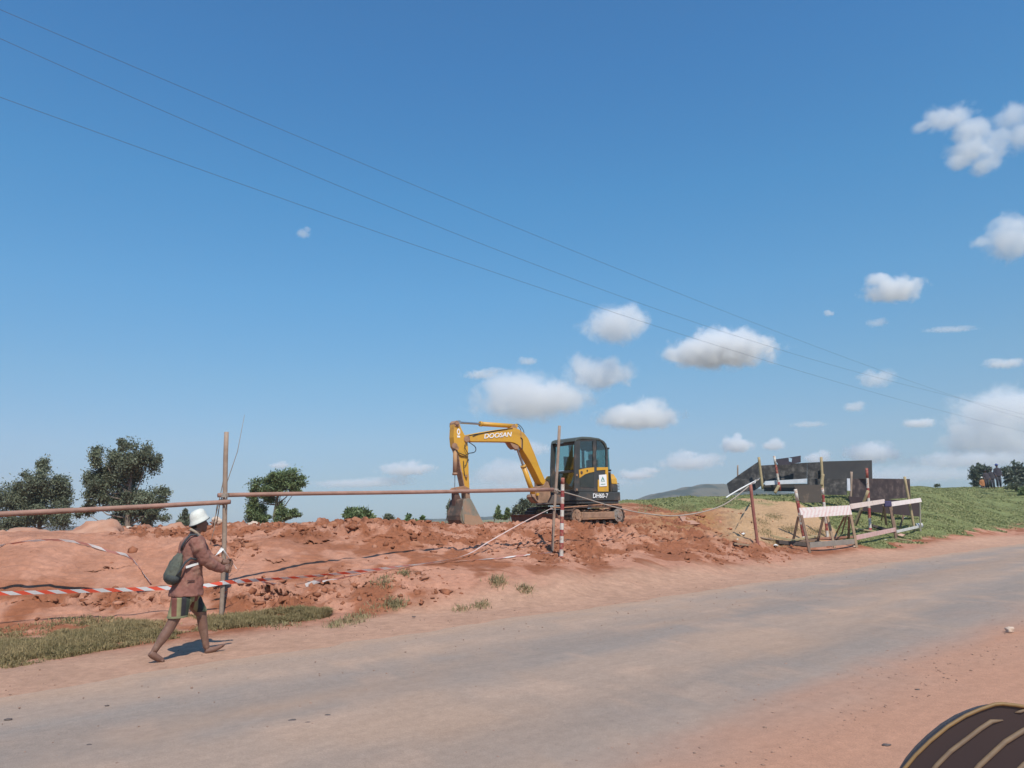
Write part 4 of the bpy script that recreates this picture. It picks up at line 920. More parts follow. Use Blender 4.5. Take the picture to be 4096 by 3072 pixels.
for nm, pts in (('door_window', [(1577, 344), (1722, 340), (1728, 634), (1574, 650)]), ('rear_side_window', [(1760, 338), (1805, 348), (1842, 372), (1862, 425), (1872, 630), (1764, 634)])):
    g_ = MB(); side(g_, pts, .925, .006); g_ = g_.build(nm, GLASS, T); g_.parent = door if nm == 'door_window' else cab
g_ = MB(); side(g_, [(1577, 762), (1640, 715), (1732, 692), (1733, 860), (1578, 850)], .944, .008); under(g_.build('lower_door_window', simple('dark_glass', (.03, .035, .03), (.05, .05, .04), 2, .08), T), door)
yb = MB(); side(yb, [(1563, 662), (1650, 642), (1733, 634), (1733, 683), (1680, 694), (1630, 712), (1572, 752)], .950, .012); ybo = under(yb.build('yellow_door_band', YEL, T), door)
for x, y, r_, nm in ((1592, 692, .045, 'door_handle'), (1655, 672, .028, 'door_lock')): h_ = MB(); c = E(x, y, .95); h_.tube([c, c+Lx*.012], r_, 14); under(h_.build(nm, DRK, T), door)
for z_ in (720, 880):
    h_ = MB(); c = E(1540, z_, .96); h_.box(c, (.05, .03, .06), MR); under(h_.build('hinge', MUDB, T), door)
ys = MB(); side(ys, [(1764, 634), (1886, 632), (1892, 902), (1776, 902), (1774, 850), (1862, 850), (1858, 662), (1764, 668)], .953, .014); side(ys, [(1776, 770), (1862, 770), (1862, 852), (1776, 852)], .953, .014); under(ys.build('yellow_corner_panel', YEL, T), cab)
sn = MB(); side(sn, [(1786, 718), (1868, 712), (1874, 842), (1792, 846)], .966, .008); sg_ = sn.build('notice_board', LETW, T); sg_['label'] = 'white notice with a green triangular emblem'
em = MB(); GRN = simple('green_print', (.12, .34, .25), (.10, .28, .22), 10, .6)
side(em, [(1828, 735), (1850, 782), (1838, 782), (1828, 758), (1819, 783), (1808, 783)], .970, .003); side(em, [(1810, 790), (1852, 788), (1852, 793), (1810, 795)], .970, .003); side(em, [(1806, 818), (1858, 815), (1858, 822), (1806, 825)], .970, .003)
em = em.build('emblem', GRN, T); em.parent = sg_
fw = MB(); fw.box(lc(.742, .45, (zw+ztp)/2), (.008, .84, ztp-zw-.10), MR); under(fw.build('windscreen', GLASS, T), cab)
fw = MB(); fw.box(lc(.742, .45, (zw+zb)/2+.01), (.008, .84, zw-zb-.08), MR); under(fw.build('lower_windscreen', GLASS, T), cab)
rw = MB(); rw.box(lc(-.72, .45, (zw+ztp)/2-.03), (.006, .84, ztp-zw-.16), MR); under(rw.build('rear_window', GLASS, T), cab)
st = MB(); st.box(lc(-.15, .45, zw-.18), (.45, .45, .14), MR, bev=.04); st.box(lc(-.42, .45, zw+.12), (.12, .42, .55), MR, bev=.05); st.box(lc(-.43, .45, zw+.48), (.09, .24, .16), MR, bev=.03); under(st.build('operator_seat', DRK, T), cab)
for l_ in (.2, .7): st = MB(); st.box(lc(.30, l_, zw-.15), (.18, .10, .45), MR, bev=.02); st.tube([lc(.25, l_, zw+.05), lc(.22, l_, zw+.22)], .02, 8); under(st.build('control_lever', DRK, T), cab)
text_part('DH60-7', E(1712, 974, .95)+Lx*.012, -Fx, (0, 0, 1), .135, LETW, T, 'lettering', .15, .012, 1.12)
# boom
boom_pts = [(345, 300), (362, 270), (480, 245), (600, 225), (700, 212), (800, 200), (850, 198), (900, 212), (960, 255), (1005, 315), (1040, 400), (1090, 520), (1130, 630), (1170, 725), (1195, 785), (1190, 812), (1168, 828), (1140, 800), (1080, 675), (1040, 600), (1000, 530), (935, 428), (890, 385), (850, 364), (800, 354), (740, 352), (600, 350), (380, 349), (345, 338)]
b = MB(); b.extrude([E(x, y, 0.02) for x, y in boom_pts], -Lx*.26); boom = b.build('boom', YEL, T, bevel=.012)
b = MB(); b.extrude([E(x, y, .024) for x, y in [(918, 222), (926, 226), (936, 428), (928, 420)]], -Lx*.268); under(b.build('boom_weld_seam', YELD, T), boom)
text_part('DOOSAN', E(508, 318, .02)+Lx*.010, (E(730, 300, .02)-E(508, 318, .02)), (0, 0, 1), .13, LETW, T, 'lettering', .3, .015, 1.36).parent = boom
b = MB(); b.extrude([E(x, y, 0.0) for x, y in [(820, 205), (838, 165), (862, 165), (885, 212)]], -Lx*.20); under(b.build('cylinder_lug', YELD, T), boom)
b = MB(); b.extrude([E(x, y, 0.0) for x, y in [(800, 356), (830, 405), (858, 432), (895, 430), (900, 395)]], -Lx*.2); under(b.build('lower_lug', YELD, T), boom)
def cyl(name, a, c, split, rb, rr, par=T, L=-.11, barrel_first=True, rodm=CHROME):
    A, Cc = E(*a, L), E(*c, L); Mx = A.lerp(Cc, split); b = MB()
    b.tube([A, Mx], rb, 16); b.tube([Mx-(Cc-A).normalized()*.05, Mx+(Cc-A).normalized()*.012], rb*1.18, 16); b.tube([A-(Cc-A).normalized()*.0-Lx*.09, A+Lx*.09], rb*.9, 12)
    o = b.build(name, YEL if 'arm' in name or 'boom' in name else YELD, par, smooth=False); o.data.polygons.foreach_set('use_smooth', [len(p.vertices) == 4 for p in o.data.polygons])
    r = MB(); r.tube([Mx, Cc], rr, 12); r.tube([Cc-Lx*.08, Cc+Lx*.08], rr*1.7, 10); r = r.build('piston_rod', rodm, par, smooth=False); r.parent = o; return o
cyl('arm_cylinder', (850, 178), (225, 138), .62, .062, .030)
cyl('boom_cylinder', (1078, 985), (880, 425), .66, .072, .034, rodm=CHROME)
cyl('bucket_cylinder', (197, 425), (190, 880), .64, .058, .012, L=-.02)
# stick (arm)
arm_pts = [(186, 190), (192, 140), (215, 115), (240, 135), (262, 200), (300, 272), (330, 312), (340, 420), (343, 560), (347, 700), (356, 880), (340, 900), (300, 892), (286, 800), (262, 660), (235, 520), (212, 440), (190, 400), (180, 300)]
b = MB(); b.extrude([E(x, y, -.01) for x, y in arm_pts], -Lx*.20); armo = b.build('arm', YEL, T, bevel=.01)
b = MB(); b.extrude([E(x, y, .01) for x, y in [(194, 180), (196, 138), (215, 116), (238, 136), (244, 182)]], -Lx*.24); under(b.build('arm_top_clevis', MUDB, T), armo)
for (x, y, r_) in ((326, 318, .085), (215, 140, .05), (190, 395, .075), (335, 885, .06), (320, 730, .03)):
    b = MB(); b.tube([E(x, y, .05), E(x, y, -.25)], r_, 14); under(b.build('pivot_pin', MUDB, T), armo)
b = MB(); c_ = E(232, 240, -.01); 
for k in range(20):
    a0, a1 = 2*math.pi*k/20, 2*math.pi*(k+1)/20; q = lambda a, r: c_+Vector((0, 0, 1))*math.sin(a)*r*1.15-Fx*math.cos(a)*r*.75+Lx*.004
    b.add([q(a0, .075), q(a1, .075), q(a1, .038), q(a0, .038)], [(0, 1, 2, 3)])
b.box(c_-Vector((0, 0, .13))+Lx*.004, (.10, .004, .05), MR); b.build('emblem', LETW, T).parent = armo
b = MB(); b.extrude([E(x, y, .005) for x, y in [(235, 500), (262, 640), (305, 860), (298, 862), (252, 650), (226, 505)]], -Lx*.20); under(b.build('arm_rib', MUDB, T), armo)
# linkage + bucket
b = MB(); b.extrude([E(x, y, .05) for x, y in [(150, 880), (165, 862), (260, 845), (300, 838), (350, 862), (362, 890), (350, 906), (270, 905), (170, 908), (152, 900)]], -Lx*.06); b.extrude([E(x, y, -.18) for x, y in [(150, 880), (165, 862), (260, 845), (300, 838), (350, 862), (362, 890), (350, 906), (270, 905), (170, 908), (152, 900)]], -Lx*.05); b.build('link_bar', simple('rusty_orange_paint', (.36, .18, .09), (.28, .15, .09), 4, .8, dirt=DIRT, dirt_amt=.5), T, bevel=.006)
b = MB(); b.extrude([E(x, y, .0) for x, y in [(190, 900), (225, 895), (262, 985), (250, 1095), (200, 1115), (192, 1000)]], -Lx*.14); b.build('bucket_link', simple('dark_rust', (.09, .045, .035), (.13, .07, .05), 4, .8), T, bevel=.006)
b = MB(); b.extrude([E(x, y, .02) for x, y in [(312, 890), (354, 895), (366, 980), (345, 1000), (318, 990)]], -Lx*.20); b.build('bucket_mount', MUDB, T, bevel=.006)
sidep = [(288, 1000), (300, 985), (345, 975), (372, 985), (512, 1255), (505, 1275), (330, 1280), (302, 1262), (283, 1225), (275, 1160), (282, 1080)]
nb, fb = .30, -.26
b = MB(); b.extrude([E(x, y, nb) for x, y in sidep], -Lx*.03); b.extrude([E(x, y, nb)-Lx*(nb-fb) for x, y in sidep], -Lx*.03)
shell = [(345, 975), (300, 985), (286, 1000), (276, 1060), (262, 1120), (254, 1165), (258, 1215), (280, 1258), (330, 1284), (505, 1278)]
pts = [E(x, y, nb)-Lx*.03 for x, y in shell]; w_ = -Lx*(nb-fb-.03); cen = E(400, 1160, nb)-Lx*.03
vs = []
for p in pts:
    inn = p+(cen-p).normalized()*.025; vs += [p, p+w_, inn+w_, inn]
fs = []
for i in range(len(pts)-1):
    for k in range(4): fs.append((4*i+k, 4*i+(k+1) % 4, 4*i+4+(k+1) % 4, 4*i+4+k))
fs += [(0, 1, 2, 3), tuple(4*(len(pts)-1)+k for k in (3, 2, 1, 0))]
bk = b.build('bucket', STEEL, T, bevel=.006); b = MB(); b.add(vs, fs); under(b.build('bucket_shell', simple('shaded_rust_bucket_shell', (.07, .062, .05), (.12, .072, .05), 2.2, .8, dirt=(.30, .17, .11), dirt_amt=.45, bump=.3), T), bk)  # shell's shade is put into this darker rust colour, dirt blotches on top
for k in range(4):
    p = E(500, 1268, nb)-Lx*(.08+.19*k); t_b = MB(); d_ = (E(520, 1300, nb)-E(500, 1262, nb)).normalized(); t_b.beam(p-d_*.02, p+d_*.14, .06, .035); under(t_b.build('bucket_tooth', STEEL, T), bk)
for x_, w2 in ((300, .02), ):
    t_b = MB(); t_b.extrude([E(x, y, nb+.012) for x, y in [(300, 1150), (470, 1180), (512, 1255), (505, 1275), (330, 1280), (300, 1255)]], -Lx*.012); under(t_b.build('side_cutter', simple('mud_brown', (.40, .25, .16), (.33, .2, .12), 3, .9, bump=.4), T), bk)
# hydraulic hoses
HOSE = simple('black_hose', (.02, .02, .02), (.03, .03, .03), 9, .5)
def hose(pts, r=.012, L=.04, par=None):
    P = [E(x, y, L) for x, y in pts]; Q = []
    for i in range(len(P)-1):
        p_1, p0, p1, p2 = P[max(i-1, 0)], P[i], P[i+1], P[min(i+2, len(P)-1)]
        for j in range(5):
            t = j/5; Q.append(.5*((2*p0)+(p1-p_1)*t+(2*p_1-5*p0+4*p1-p2)*t*t+(3*p0-p_1-3*p1+p2)*t**3))
    b = MB(); b.tube(Q+[P[-1]], r, 8); b.build('hydraulic_hose', HOSE, T, smooth=True)
hose([(330, 345), (372, 372), (415, 405), (424, 440), (405, 468), (350, 478)]); hose([(330, 350), (300, 400), (330, 470), (345, 490)], .01); hose([(205, 460), (250, 480), (310, 500), (345, 480)], .012, .03)
hose([(215, 470), (260, 505), (320, 515), (345, 560)], .01, .02); hose([(845, 165), (880, 155), (915, 175), (945, 215), (958, 255)], .010, -.05); hose([(850, 172), (890, 175), (915, 205), (925, 235)], .010, -.05)
hose([(345, 285), (420, 268), (600, 240), (760, 212), (830, 205)], .012, .02); hose([(390, 290), (470, 262), (620, 232), (780, 208)], .010, .03); hose([(920, 305), (940, 330), (938, 440)], .012, .035)
hose([(1195, 770), (1225, 800), (1215, 850), (1180, 860)], .014, .0); hose([(1200, 790), (1240, 830), (1220, 880)], .014, -.05); hose([(1190, 810), (1230, 860), (1200, 900), (1180, 940)], .012, .02)
hose([(300, 620), (318, 600), (330, 560), (345, 552)], .009, .02); hose([(288, 560), (292, 640), (302, 720), (318, 740)], .009, .02); hose([(1035, 930), (1050, 970), (1095, 1020)], .012, .02)
b = MB(); b.extrude([E(x, y, 0.04) for x, y in [(1105, 850), (1175, 835), (1195, 800), (1225, 790), (1250, 860), (1252, 950), (1215, 1025), (1120, 1030), (1095, 1005), (1060, 960), (1072, 930), (1100, 930)]], -Lx*.30); b.build('swing_post', MUDB, T, bevel=.012)
b = MB(); b.tube([E(1105, 920, .09), E(1108, 945, .09)], .05, 10); b.build('yellow_hose_cap', YEL, T)

# ================================================================== POLE FENCE AND ITS TAPES
d1 = on_ground_d(885, 2465); base1 = at(885, 2465, d1); d2 = on_ground_d(2205, 2205); base2 = at(2205, 2205, d2)
TF = thing('pole_fence', base1, 'rough fence of two upright wooden poles with long reddish rails lashed across them', 'fence')
b = MB(); b.tube(pole_pts(base1-Vector((0, 0, .35)), at(906, 1728, d1), .04, .006, 1), [.034, .036, .036, .037, .037, .038, .038, .038, .037], 10); b.build('post', WOODG, TF, smooth=True)['label'] = 'taller left pole'
b = MB(); b.tube(pole_pts(base2-Vector((0, 0, .35)), at(2238, 1703, d2), .04, .006, 5), [.032, .032, .033, .034, .035, .035, .036, .036, .036], 10); b.build('post', WOODG, TF, smooth=True)['label'] = 'right pole beside the excavator'
dl = 11.5
b = MB(); b.tube(pole_pts(at(-160, 2066, dl), at(922, 2007, d1-.05), .035, .003, 3), [.045, .044, .043, .042, .040, .039, .038, .037, .036], 10); b.build('rail', WOODR, TF, smooth=True)
b = MB(); b.tube(pole_pts(at(872, 1981, d1-.06), at(2212, 1958, d2-.07), .035, .003, 4), [.036]*3+[.038]*3+[.044]*3, 10); b.build('rail', WOODR, TF, smooth=True)
def lashing(px, py, d, r, n=4, mat=ROPE):
    b = MB(); c = at(px, py, d)
    for k in range(n):
        tilt = random.uniform(-.8, .8); pts = []
        for q in range(17):
            a = 2*math.pi*q/16; v = Vector((math.cos(a)*r, math.sin(a)*r, math.cos(a+.5)*r*tilt)); pts.append(c+v+Vector((0, 0, (k-n/2)*.012)))
        b.tube(pts, .007, 5)
    b.tube([c+Vector((.02, -r, 0)), c+Vector((.05, -r-.01, -.06)), c+Vector((.06, -r, -.13))], .005, 5)
    b.build('lashing', mat, TF, smooth=True)
lashing(899, 1981, d1, .062); lashing(897, 2010, d1, .062); lashing(2220, 1959, d2, .075, 6); lashing(2212, 2030, d2, .06, 3)
for pts in ([(866, 2095), (880, 2010), (896, 1965), (950, 1806), (978, 1660)], [(850, 2110), (868, 2040), (890, 1940), (900, 1880)]):
    b = MB(); b.tube([at(x, y, d1+.05) for x, y in pts], [.008, .008, .007, .005, .003][:len(pts)], 6); b.build('thin_stick', WOODB, TF, smooth=True)
b = MB(); b.tube([at(868, 2020, d1-.03), at(862, 2060, d1-.02), at(858, 2110, d1), at(840, 2180, d1)], .005, 5); b.build('string', ROPE, TF, smooth=True)
kt = [at(890, 2192, d1-.05), at(880, 2206, d1-.07), at(862, 2222, d1-.08), at(845, 2243, d1-.06)]; ribbon('tape_knot', kt, .05, simple('white_film', (.78, .77, .74), (.7, .68, .65), 9, .5), TF, 2.0)
ribbon('tape_knot', [at(893, 2198, d1-.06), at(908, 2220, d1-.08), at(928, 2248, d1-.07), at(946, 2275, d1-.05)], .018, simple('white_film', (.78, .77, .74)), TF, 2.0)
def along(pts, d0, d1_, off):
    xs = [p[0] for p in pts]; out = []
    for x, y in pts:
        k = (x-xs[0])/(xs[-1]-xs[0]); dd = d0+(d1_-d0)*k; 
        if x > -60: dd = min(dd, on_ground_d(x, y+6)-off)
        out.append(at(x, y, dd))
    return out
ta = ribbon('barrier_tape', along([(-150, 2380), (0, 2374), (330, 2364), (667, 2352), (815, 2343), (890, 2331)], 11.0, d1-.06, .12), .058, TAPE, None, .15)
tag(ta, 'tight red and white barrier tape behind the walking person, ending at the left post', 'tape')
ta = ribbon('barrier_tape', along([(890, 2331), (1000, 2322), (1111, 2315), (1333, 2297), (1574, 2269), (1759, 2245), (1870, 2217), (1950, 2170), (2037, 2120), (2120, 2075), (2206, 2033)], d1-.06, d2-.06, .12), lambda t: .062 if t < .3 else max(.028, .062-(t-.3)*.22), tape_mat('twisted_barrier_tape', (.86, .13, .07), fade=(2.4, 3.8)), None, 2.2)
tag(ta, 'red and white barrier tape rising twisted from the left post to the excavator post', 'tape')
ta = ribbon('barrier_tape', along([(1290, 2326), (1444, 2296), (1560, 2275), (1688, 2257), (1845, 2243), (2000, 2232), (2100, 2220), (2205, 2210)], 13.2, d2-.05, .05), .026, TAPE2, None, 3.5)
tag(ta, 'lower faded tape strand lying on the bank, ending low on the excavator post', 'tape')
ta = ribbon('barrier_tape', [at(x, y, on_ground_d(x, y+4)-.05) if x > -50 else at(x, y, 12.6) for x, y in [(-90, 2192), (0, 2182), (140, 2163), (240, 2161), (315, 2170), (380, 2186), (445, 2207), (510, 2222), (555, 2268), (580, 2302), (604, 2334)]], .042, TAPE2, None, .8)
tag(ta, 'loose faded tape lying in an arch over the pink cut bank at the far left', 'tape')
ta = ribbon('barrier_tape', [at(x, y, on_ground_d(x, y+4)-.03) for x, y in [(1222, 2342), (1255, 2330), (1290, 2322), (1312, 2314)]], .07, TAPE2, None, .6); tag(ta, 'short loose pale scrap of tape on the clods right of the left post', 'tape')
ta = ribbon('barrier_tape', [at(x, y, on_ground_d(x, y+4)-.03) for x, y in [(1040, 2322), (1075, 2334), (1110, 2338)]], .05, TAPE2, None, .6); tag(ta, 'short loose tape end hanging below the tight tape right of the left post', 'tape')
def rope(pts, r, mat, label, cat='rope'):
    Q = []
    P = [Vector(p) for p in pts]
    for i in range(len(P)-1):
        p_1, p0, p1, p2 = P[max(i-1, 0)], P[i], P[i+1], P[min(i+2, len(P)-1)]
        for j in range(8):
            t = j/8; Q.append(.5*((2*p0)+(p1-p_1)*t+(2*p_1-5*p0+4*p1-p2)*t*t+(3*p0-p_1-3*p1+p2)*t**3))
    b = MB(); b.tube(Q+[P[-1]], r, 6); o = b.build('rope' if cat == 'rope' else 'power_line', mat, origin=P[0], smooth=True); tag(o, label, cat, 'overhead power lines' if cat != 'rope' else None)
rope(along([(2222, 1960), (2310, 1984), (2400, 2012), (2480, 2034), (2560, 2051), (2650, 2062), (2720, 2062), (2800, 2050), (2880, 2026), (2940, 1990), (3005, 1936)], d2-.08, 22.3, .10), .016, ROPE, 'grey rope sagging from the post by the excavator to the rust brown pole')
rope(along([(2214, 2030), (2260, 2030), (2330, 2024), (2440, 2018), (2520, 2030), (2590, 2052), (2650, 2068)], d2-.08, 20.3, .10), .012, ROPEO, 'thin orange cord running from the post across in front of the excavator tracks')
ds = on_ground_d(2244, 2232); b = MB(); p0 = at(2244, 2232, ds)-Vector((0, 0, .1)); banded(b, p0, at(2251, 1911, ds), .046, 13, 0); tag(b.build('striped_pole', [RED, WHT], origin=p0, smooth=True), 'tall upright red and white striped pole in front of the excavator cab', 'marker pole')
for v_, pts, lab in ((12.3, [(-300, -90), (0, 37), (926, 436), (1852, 820), (2574, 1111), (3040, 1305), (3500, 1475), (3890, 1608), (4300, 1735)], 'uppermost of the three thin overhead power lines'),
                     (12.3, [(-300, 20), (0, 154), (926, 560), (1852, 944), (2741, 1278), (3250, 1438), (3519, 1512), (4300, 1726)], 'middle of the three thin overhead power lines'),
                     (12.3, [(-300, 285), (0, 393), (800, 675), (1667, 963), (2315, 1213), (2900, 1397), (3519, 1574), (4300, 1775)], 'lowest of the three thin overhead power lines')):
    P = [on_plane(x, y, RN*v_, RN) for x, y in pts]; u_ = np.array([p.dot(RD) for p in P]); z_ = np.array([p.z for p in P]); co_ = np.polyfit(u_, z_, 3)
    uu = np.concatenate([np.linspace(u_.min(), 20, 30), np.linspace(21, u_.max(), 30)])
    rope([RD*u+RN*v_+Vector((0, 0, float(np.polyval(co_, u)))) for u in uu], .0034, simple('cable_black', (.06, .06, .07), (.08, .08, .09), 5, .6), lab, 'power line')
#@@PART4
# ================================================================== RIGHT SIDE: BOARDS, POLES, BARRIERS
BLK = simple('black_weathered_board', (.024, .023, .024), (.060, .057, .055), 4.5, .75, dirt=(.14, .125, .115), dirt_amt=.38, bump=.3, bscale=9)
BLK2 = simple('smooth_black_board', (.036, .035, .036), (.046, .044, .043), 1.2, .6, dirt=(.09, .08, .07), dirt_amt=.15)
BRN = simple('brown_grey_board', (.070, .056, .047), (.085, .067, .054), 1.6, .7, dirt=(.2, .14, .1), dirt_amt=.2)
MAR = simple('mottled_maroon_board', (.040, .028, .030), (.075, .052, .050), 3, .75, dirt=(.15, .11, .10), dirt_amt=.4, bump=.3, bscale=10)
def q3(x, y): return 2850+x/2.458, 1800+y/2.458
def panel(pts, ds, mat, label, hole=None):
    P = [at(*q3(x, y), d) for (x, y), d in zip(pts, ds)]
    n = sum((P[i].cross(P[(i+1) % len(P)]) for i in range(len(P))), Vector()).normalized()
    if n.y > 0: n = -n
    cm = sum(P, Vector())/len(P); P = [p-n*(p-cm).dot(n) for p in P]
    b = MB(); b.extrude(P, -n*.03); o = b.build('board', mat, origin=sum(P, Vector())/len(P), bevel=.004); tag(o, label, 'board', 'dark boards fencing off the pit'); return o
panel([(140, 330), (290, 225), (458, 108), (500, 205), (520, 300), (490, 345), (420, 400), (160, 425)], [34.5, 34.2, 33.8, 33.6, 33.5, 33.6, 33.8, 34.3], BLK, 'leftmost black board, sloping down to the left on the grassy crest')
panel([(478, 152), (700, 138), (930, 124), (930, 282), (520, 305)], [34.6, 34.5, 34.4, 34.4, 34.6], BLK, 'long mottled black board directly above the horizontal white plank')
panel([(932, 124), (1075, 118), (1075, 285), (932, 285)], [34.4, 34.3, 34.3, 34.4], BLK, 'black board between the long mottled board and the smooth grey-black board')
panel([(1078, 112), (1568, 100), (1572, 282), (1330, 285), (1078, 285)], [34.0]*5, BLK2, 'large smooth grey-black board standing highest at the centre right')
panel([(500, 338), (940, 330), (940, 345), (800, 410), (510, 405)], [33.2]*5, BLK2, 'low dark board resting on the grass below the horizontal white plank')
b = MB()
def piece(b, pts, d): P = [at(*q3(x, y), d) for x, y in pts]; b.extrude(P, (0, .02, 0))
piece(b, [(612, 92), (748, 74), (752, 112), (775, 118), (778, 142), (650, 148), (632, 120)], 33.9); piece(b, [(750, 74), (868, 55), (868, 122), (776, 136), (784, 84)], 33.87); o = b.build('torn_sheet', simple('black_sheet', (.03, .025, .035), (.05, .04, .05), 4, .5), origin=at(*q3(740, 110), 33.9)); tag(o, 'small torn black sheet draped on top of the long mottled board', 'sheet')
panel([(934, 286), (1322, 280), (1322, 442), (1110, 442), (1078, 350), (934, 346)], [32.4]*6, BLK, 'square black board hanging above the grass between two upright poles')
panel([(800, 350), (930, 345), (1068, 342), (1075, 515), (872, 520)], [30.8]*5, BRN, 'plain brown-grey board tilted on the grass left of the square black board')
panel([(1378, 282), (1600, 280), (1938, 285), (1950, 470), (1378, 505)], [33.8, 34.6, 36, 36, 33.8], MAR, 'broad mottled maroon-black board behind the second and third barriers')
panel([(1330, 455), (1700, 480), (2038, 515), (2040, 655), (1700, 625), (1390, 590)], [31.9, 33, 34, 34, 33, 31.9], simple('dark_maroon_board', (.042, .026, .027), (.055, .036, .035), 2, .7), 'lowest dark maroon board seen through the legs of the right hand barriers')
b = MB(); b.beam(at(*q3(515, 328), 33.0), at(*q3(925, 300), 32.9), .03, .17); tag(b.build('plank', simple('pale_plank', (.60, .62, .66), (.5, .52, .56), 3, .6), origin=at(*q3(700, 315), 33)), 'horizontal pale whitish plank fixed across the black boards', 'plank')
b = MB(); b.beam(at(*q3(1336, 280), 30.9), at(*q3(1340, 400), 30.9), .12, .03, up=(0, -1, 0)); tag(b.build('plank', simple('pale_plank', (.60, .62, .66)), origin=at(*q3(1338, 340), 30.9)), 'short upright pale bluish plank beside a wooden pole', 'plank')
ta = ribbon('barrier_tape', [at(3005, 1938, 22.4), at(3022, 1925, 26), at(3039, 1914, 31)], .10, simple('white_film', (.78, .77, .74)), None, 1.0); tag(ta, 'white tape end stretched from the rust brown pole up to the sloping board', 'tape')
rope(along([(2905, 1990), (2940, 1968), (2990, 1940), (3034, 1918)], 30, 32.5, .05), .03, simple('white_film', (.78, .77, .74)), 'pale strap slanting down left across the sloping black board')
def stake(name, a, c, d0, r, mat, label, cat, bands=0, first=1, d1_=None, group=None, sink=.25):
    p0 = at(*q3(*a), d0); p1 = at(*q3(*c), d1_ or d0); b = MB(); q0 = p0-(p1-p0).normalized()*sink if sink else p0
    if bands: banded(b, q0, p1, r, bands, first); o = b.build(name, mat, origin=p0, smooth=True)
    else: b.tube(pole_pts(q0, p1, r, .006, int(a[0])), [r]*9, 8); o = b.build(name, mat, origin=p0, smooth=True)
    tag(o, label, cat, group); return o
GP = 'poles standing around the boarded pit'
RW = [RED, WHT]
stake('wooden_pole', (487, 330), (455, 70), 33.2, .06, WOODY, 'yellowish wooden pole at the peak of the sloping black board', 'pole', group=GP)
stake('striped_pole', (655, 345), (606, 60), 32.8, .055, RW, 'leaning red and white pole in front of the torn black sheet', 'marker pole', 4, 0, group=GP)
stake('wooden_pole', (618, 412), (652, 350), 32.0, .07, WOODY, 'short yellow stump leaning under the horizontal white plank', 'pole', group=GP, sink=.05)
stake('wooden_pole', (1085, 400), (1068, 70), 32.0, .06, WOODY, 'tall thin wooden pole between the smooth and mottled black boards', 'pole', group=GP)
stake('wooden_pole', (1070, 350), (1085, 238), 31.6, .075, WOODY, 'short thick yellow wood piece tied to the tall thin pole', 'pole', group=GP, sink=0)
dd = on_ground_d(*q3(1132, 862)); stake('striped_pole', (1132, 862), (1080, 372), dd, .050, RW, 'leaning striped pole behind the middle of the chevron barrier', 'marker pole', 8, 0, group=GP)
dd = on_ground_d(*q3(905, 890)); stake('striped_pole', (905, 890), (815, 385), dd, .060, RW, 'thick leaning striped pole at the left end of the chevron barrier', 'marker pole', 5, 1, group=GP)
stake('wooden_pole', (1355, 560), (1366, 214), 32.5, .055, WOODG, 'grey-brown wooden pole beside the short pale upright plank', 'pole', group=GP)
dd = on_ground_d(*q3(1552, 800)); stake('striped_pole', (1552, 800), (1516, 180), dd, .055, RW, 'tall striped pole with a dark red top in front of the maroon board', 'marker pole', 7, 0, group=GP)
dd = on_ground_d(*q3(1400, 730)); stake('wooden_pole', (1400, 725), (1530, 400), dd, .055, WOODY, 'yellow wooden brace leaning diagonally against the tall striped pole', 'pole', group=GP, d1_=on_ground_d(*q3(1552, 800))-.1)
dd = on_ground_d(*q3(1988, 800)); stake('wooden_pole', (1988, 800), (1888, 262), dd, .055, WOODY, 'long leaning wooden pole crossing the rightmost barrier board', 'pole', group=GP)
dd = on_ground_d(*q3(442, 922)); stake('wooden_pole', (442, 922), (374, 340), dd, .048, simple('rust_brown_pole', (.32, .13, .09), (.22, .07, .06), 4, .8), 'lone rust brown pole leaning at the edge of the loose soil', 'pole', group=GP)
stake('wooden_pole', (250, 350), (248, 150), 34.6, .035, WOODG, 'thin faint stake behind the leftmost sloping board', 'pole', group=GP)
# barriers
def chevron_mat():
    m, t, b = node_mat('chevron_print'); uv = N(t, 'ShaderNodeTexCoord').outputs['UV']; sp = N(t, 'ShaderNodeSeparateXYZ'); t.links.new(uv, sp.inputs[0])
    def M(op, a, c=None):
        n = N(t, 'ShaderNodeMath', operation=op)
        for i, v in enumerate((a, c)):
            if v is None: continue
            if isinstance(v, (int, float)): n.inputs[i].default_value = v
            else: t.links.new(v, n.inputs[i])
        return n.outputs[0]
    ab = M('ABSOLUTE', M('SUBTRACT', sp.outputs[1], .5)); f = M('FRACT', M('MULTIPLY', M('ADD', sp.outputs[0], M('MULTIPLY', ab, .09)), 13.0)); s = M('GREATER_THAN', f, .55)
    nn = noise_n(t, 3.0, 6, .7, uv); fade = ramp(t, nn.outputs[0], [(.35, (.1, .1, .1)), (.65, (.9, .9, .9))]).outputs[0]
    c = mixc(t, M('MULTIPLY', s, fade), (.74, .66, .62), (.66, .42, .39)); n2 = noise_n(t, 5, 5, .7, uv); c = mixc(t, ramp(t, n2.outputs[0], [(.55, (0, 0, 0)), (.75, (.6, .6, .6))]).outputs[0], c, (.50, .22, .19))
    t.links.new(c, b.inputs['Base Color']); b.inputs['Roughness'].default_value = .6; return m
CHEV = chevron_mat(); PINKB = simple('faded_pink_board', (.66, .52, .45), (.72, .60, .53), 3, .6, dirt=(.5, .33, .25), dirt_amt=.3); WHTB = simple('faded_white_board', (.72, .64, .60), (.66, .56, .52), 3, .6, dirt=(.5, .35, .28), dirt_amt=.2)
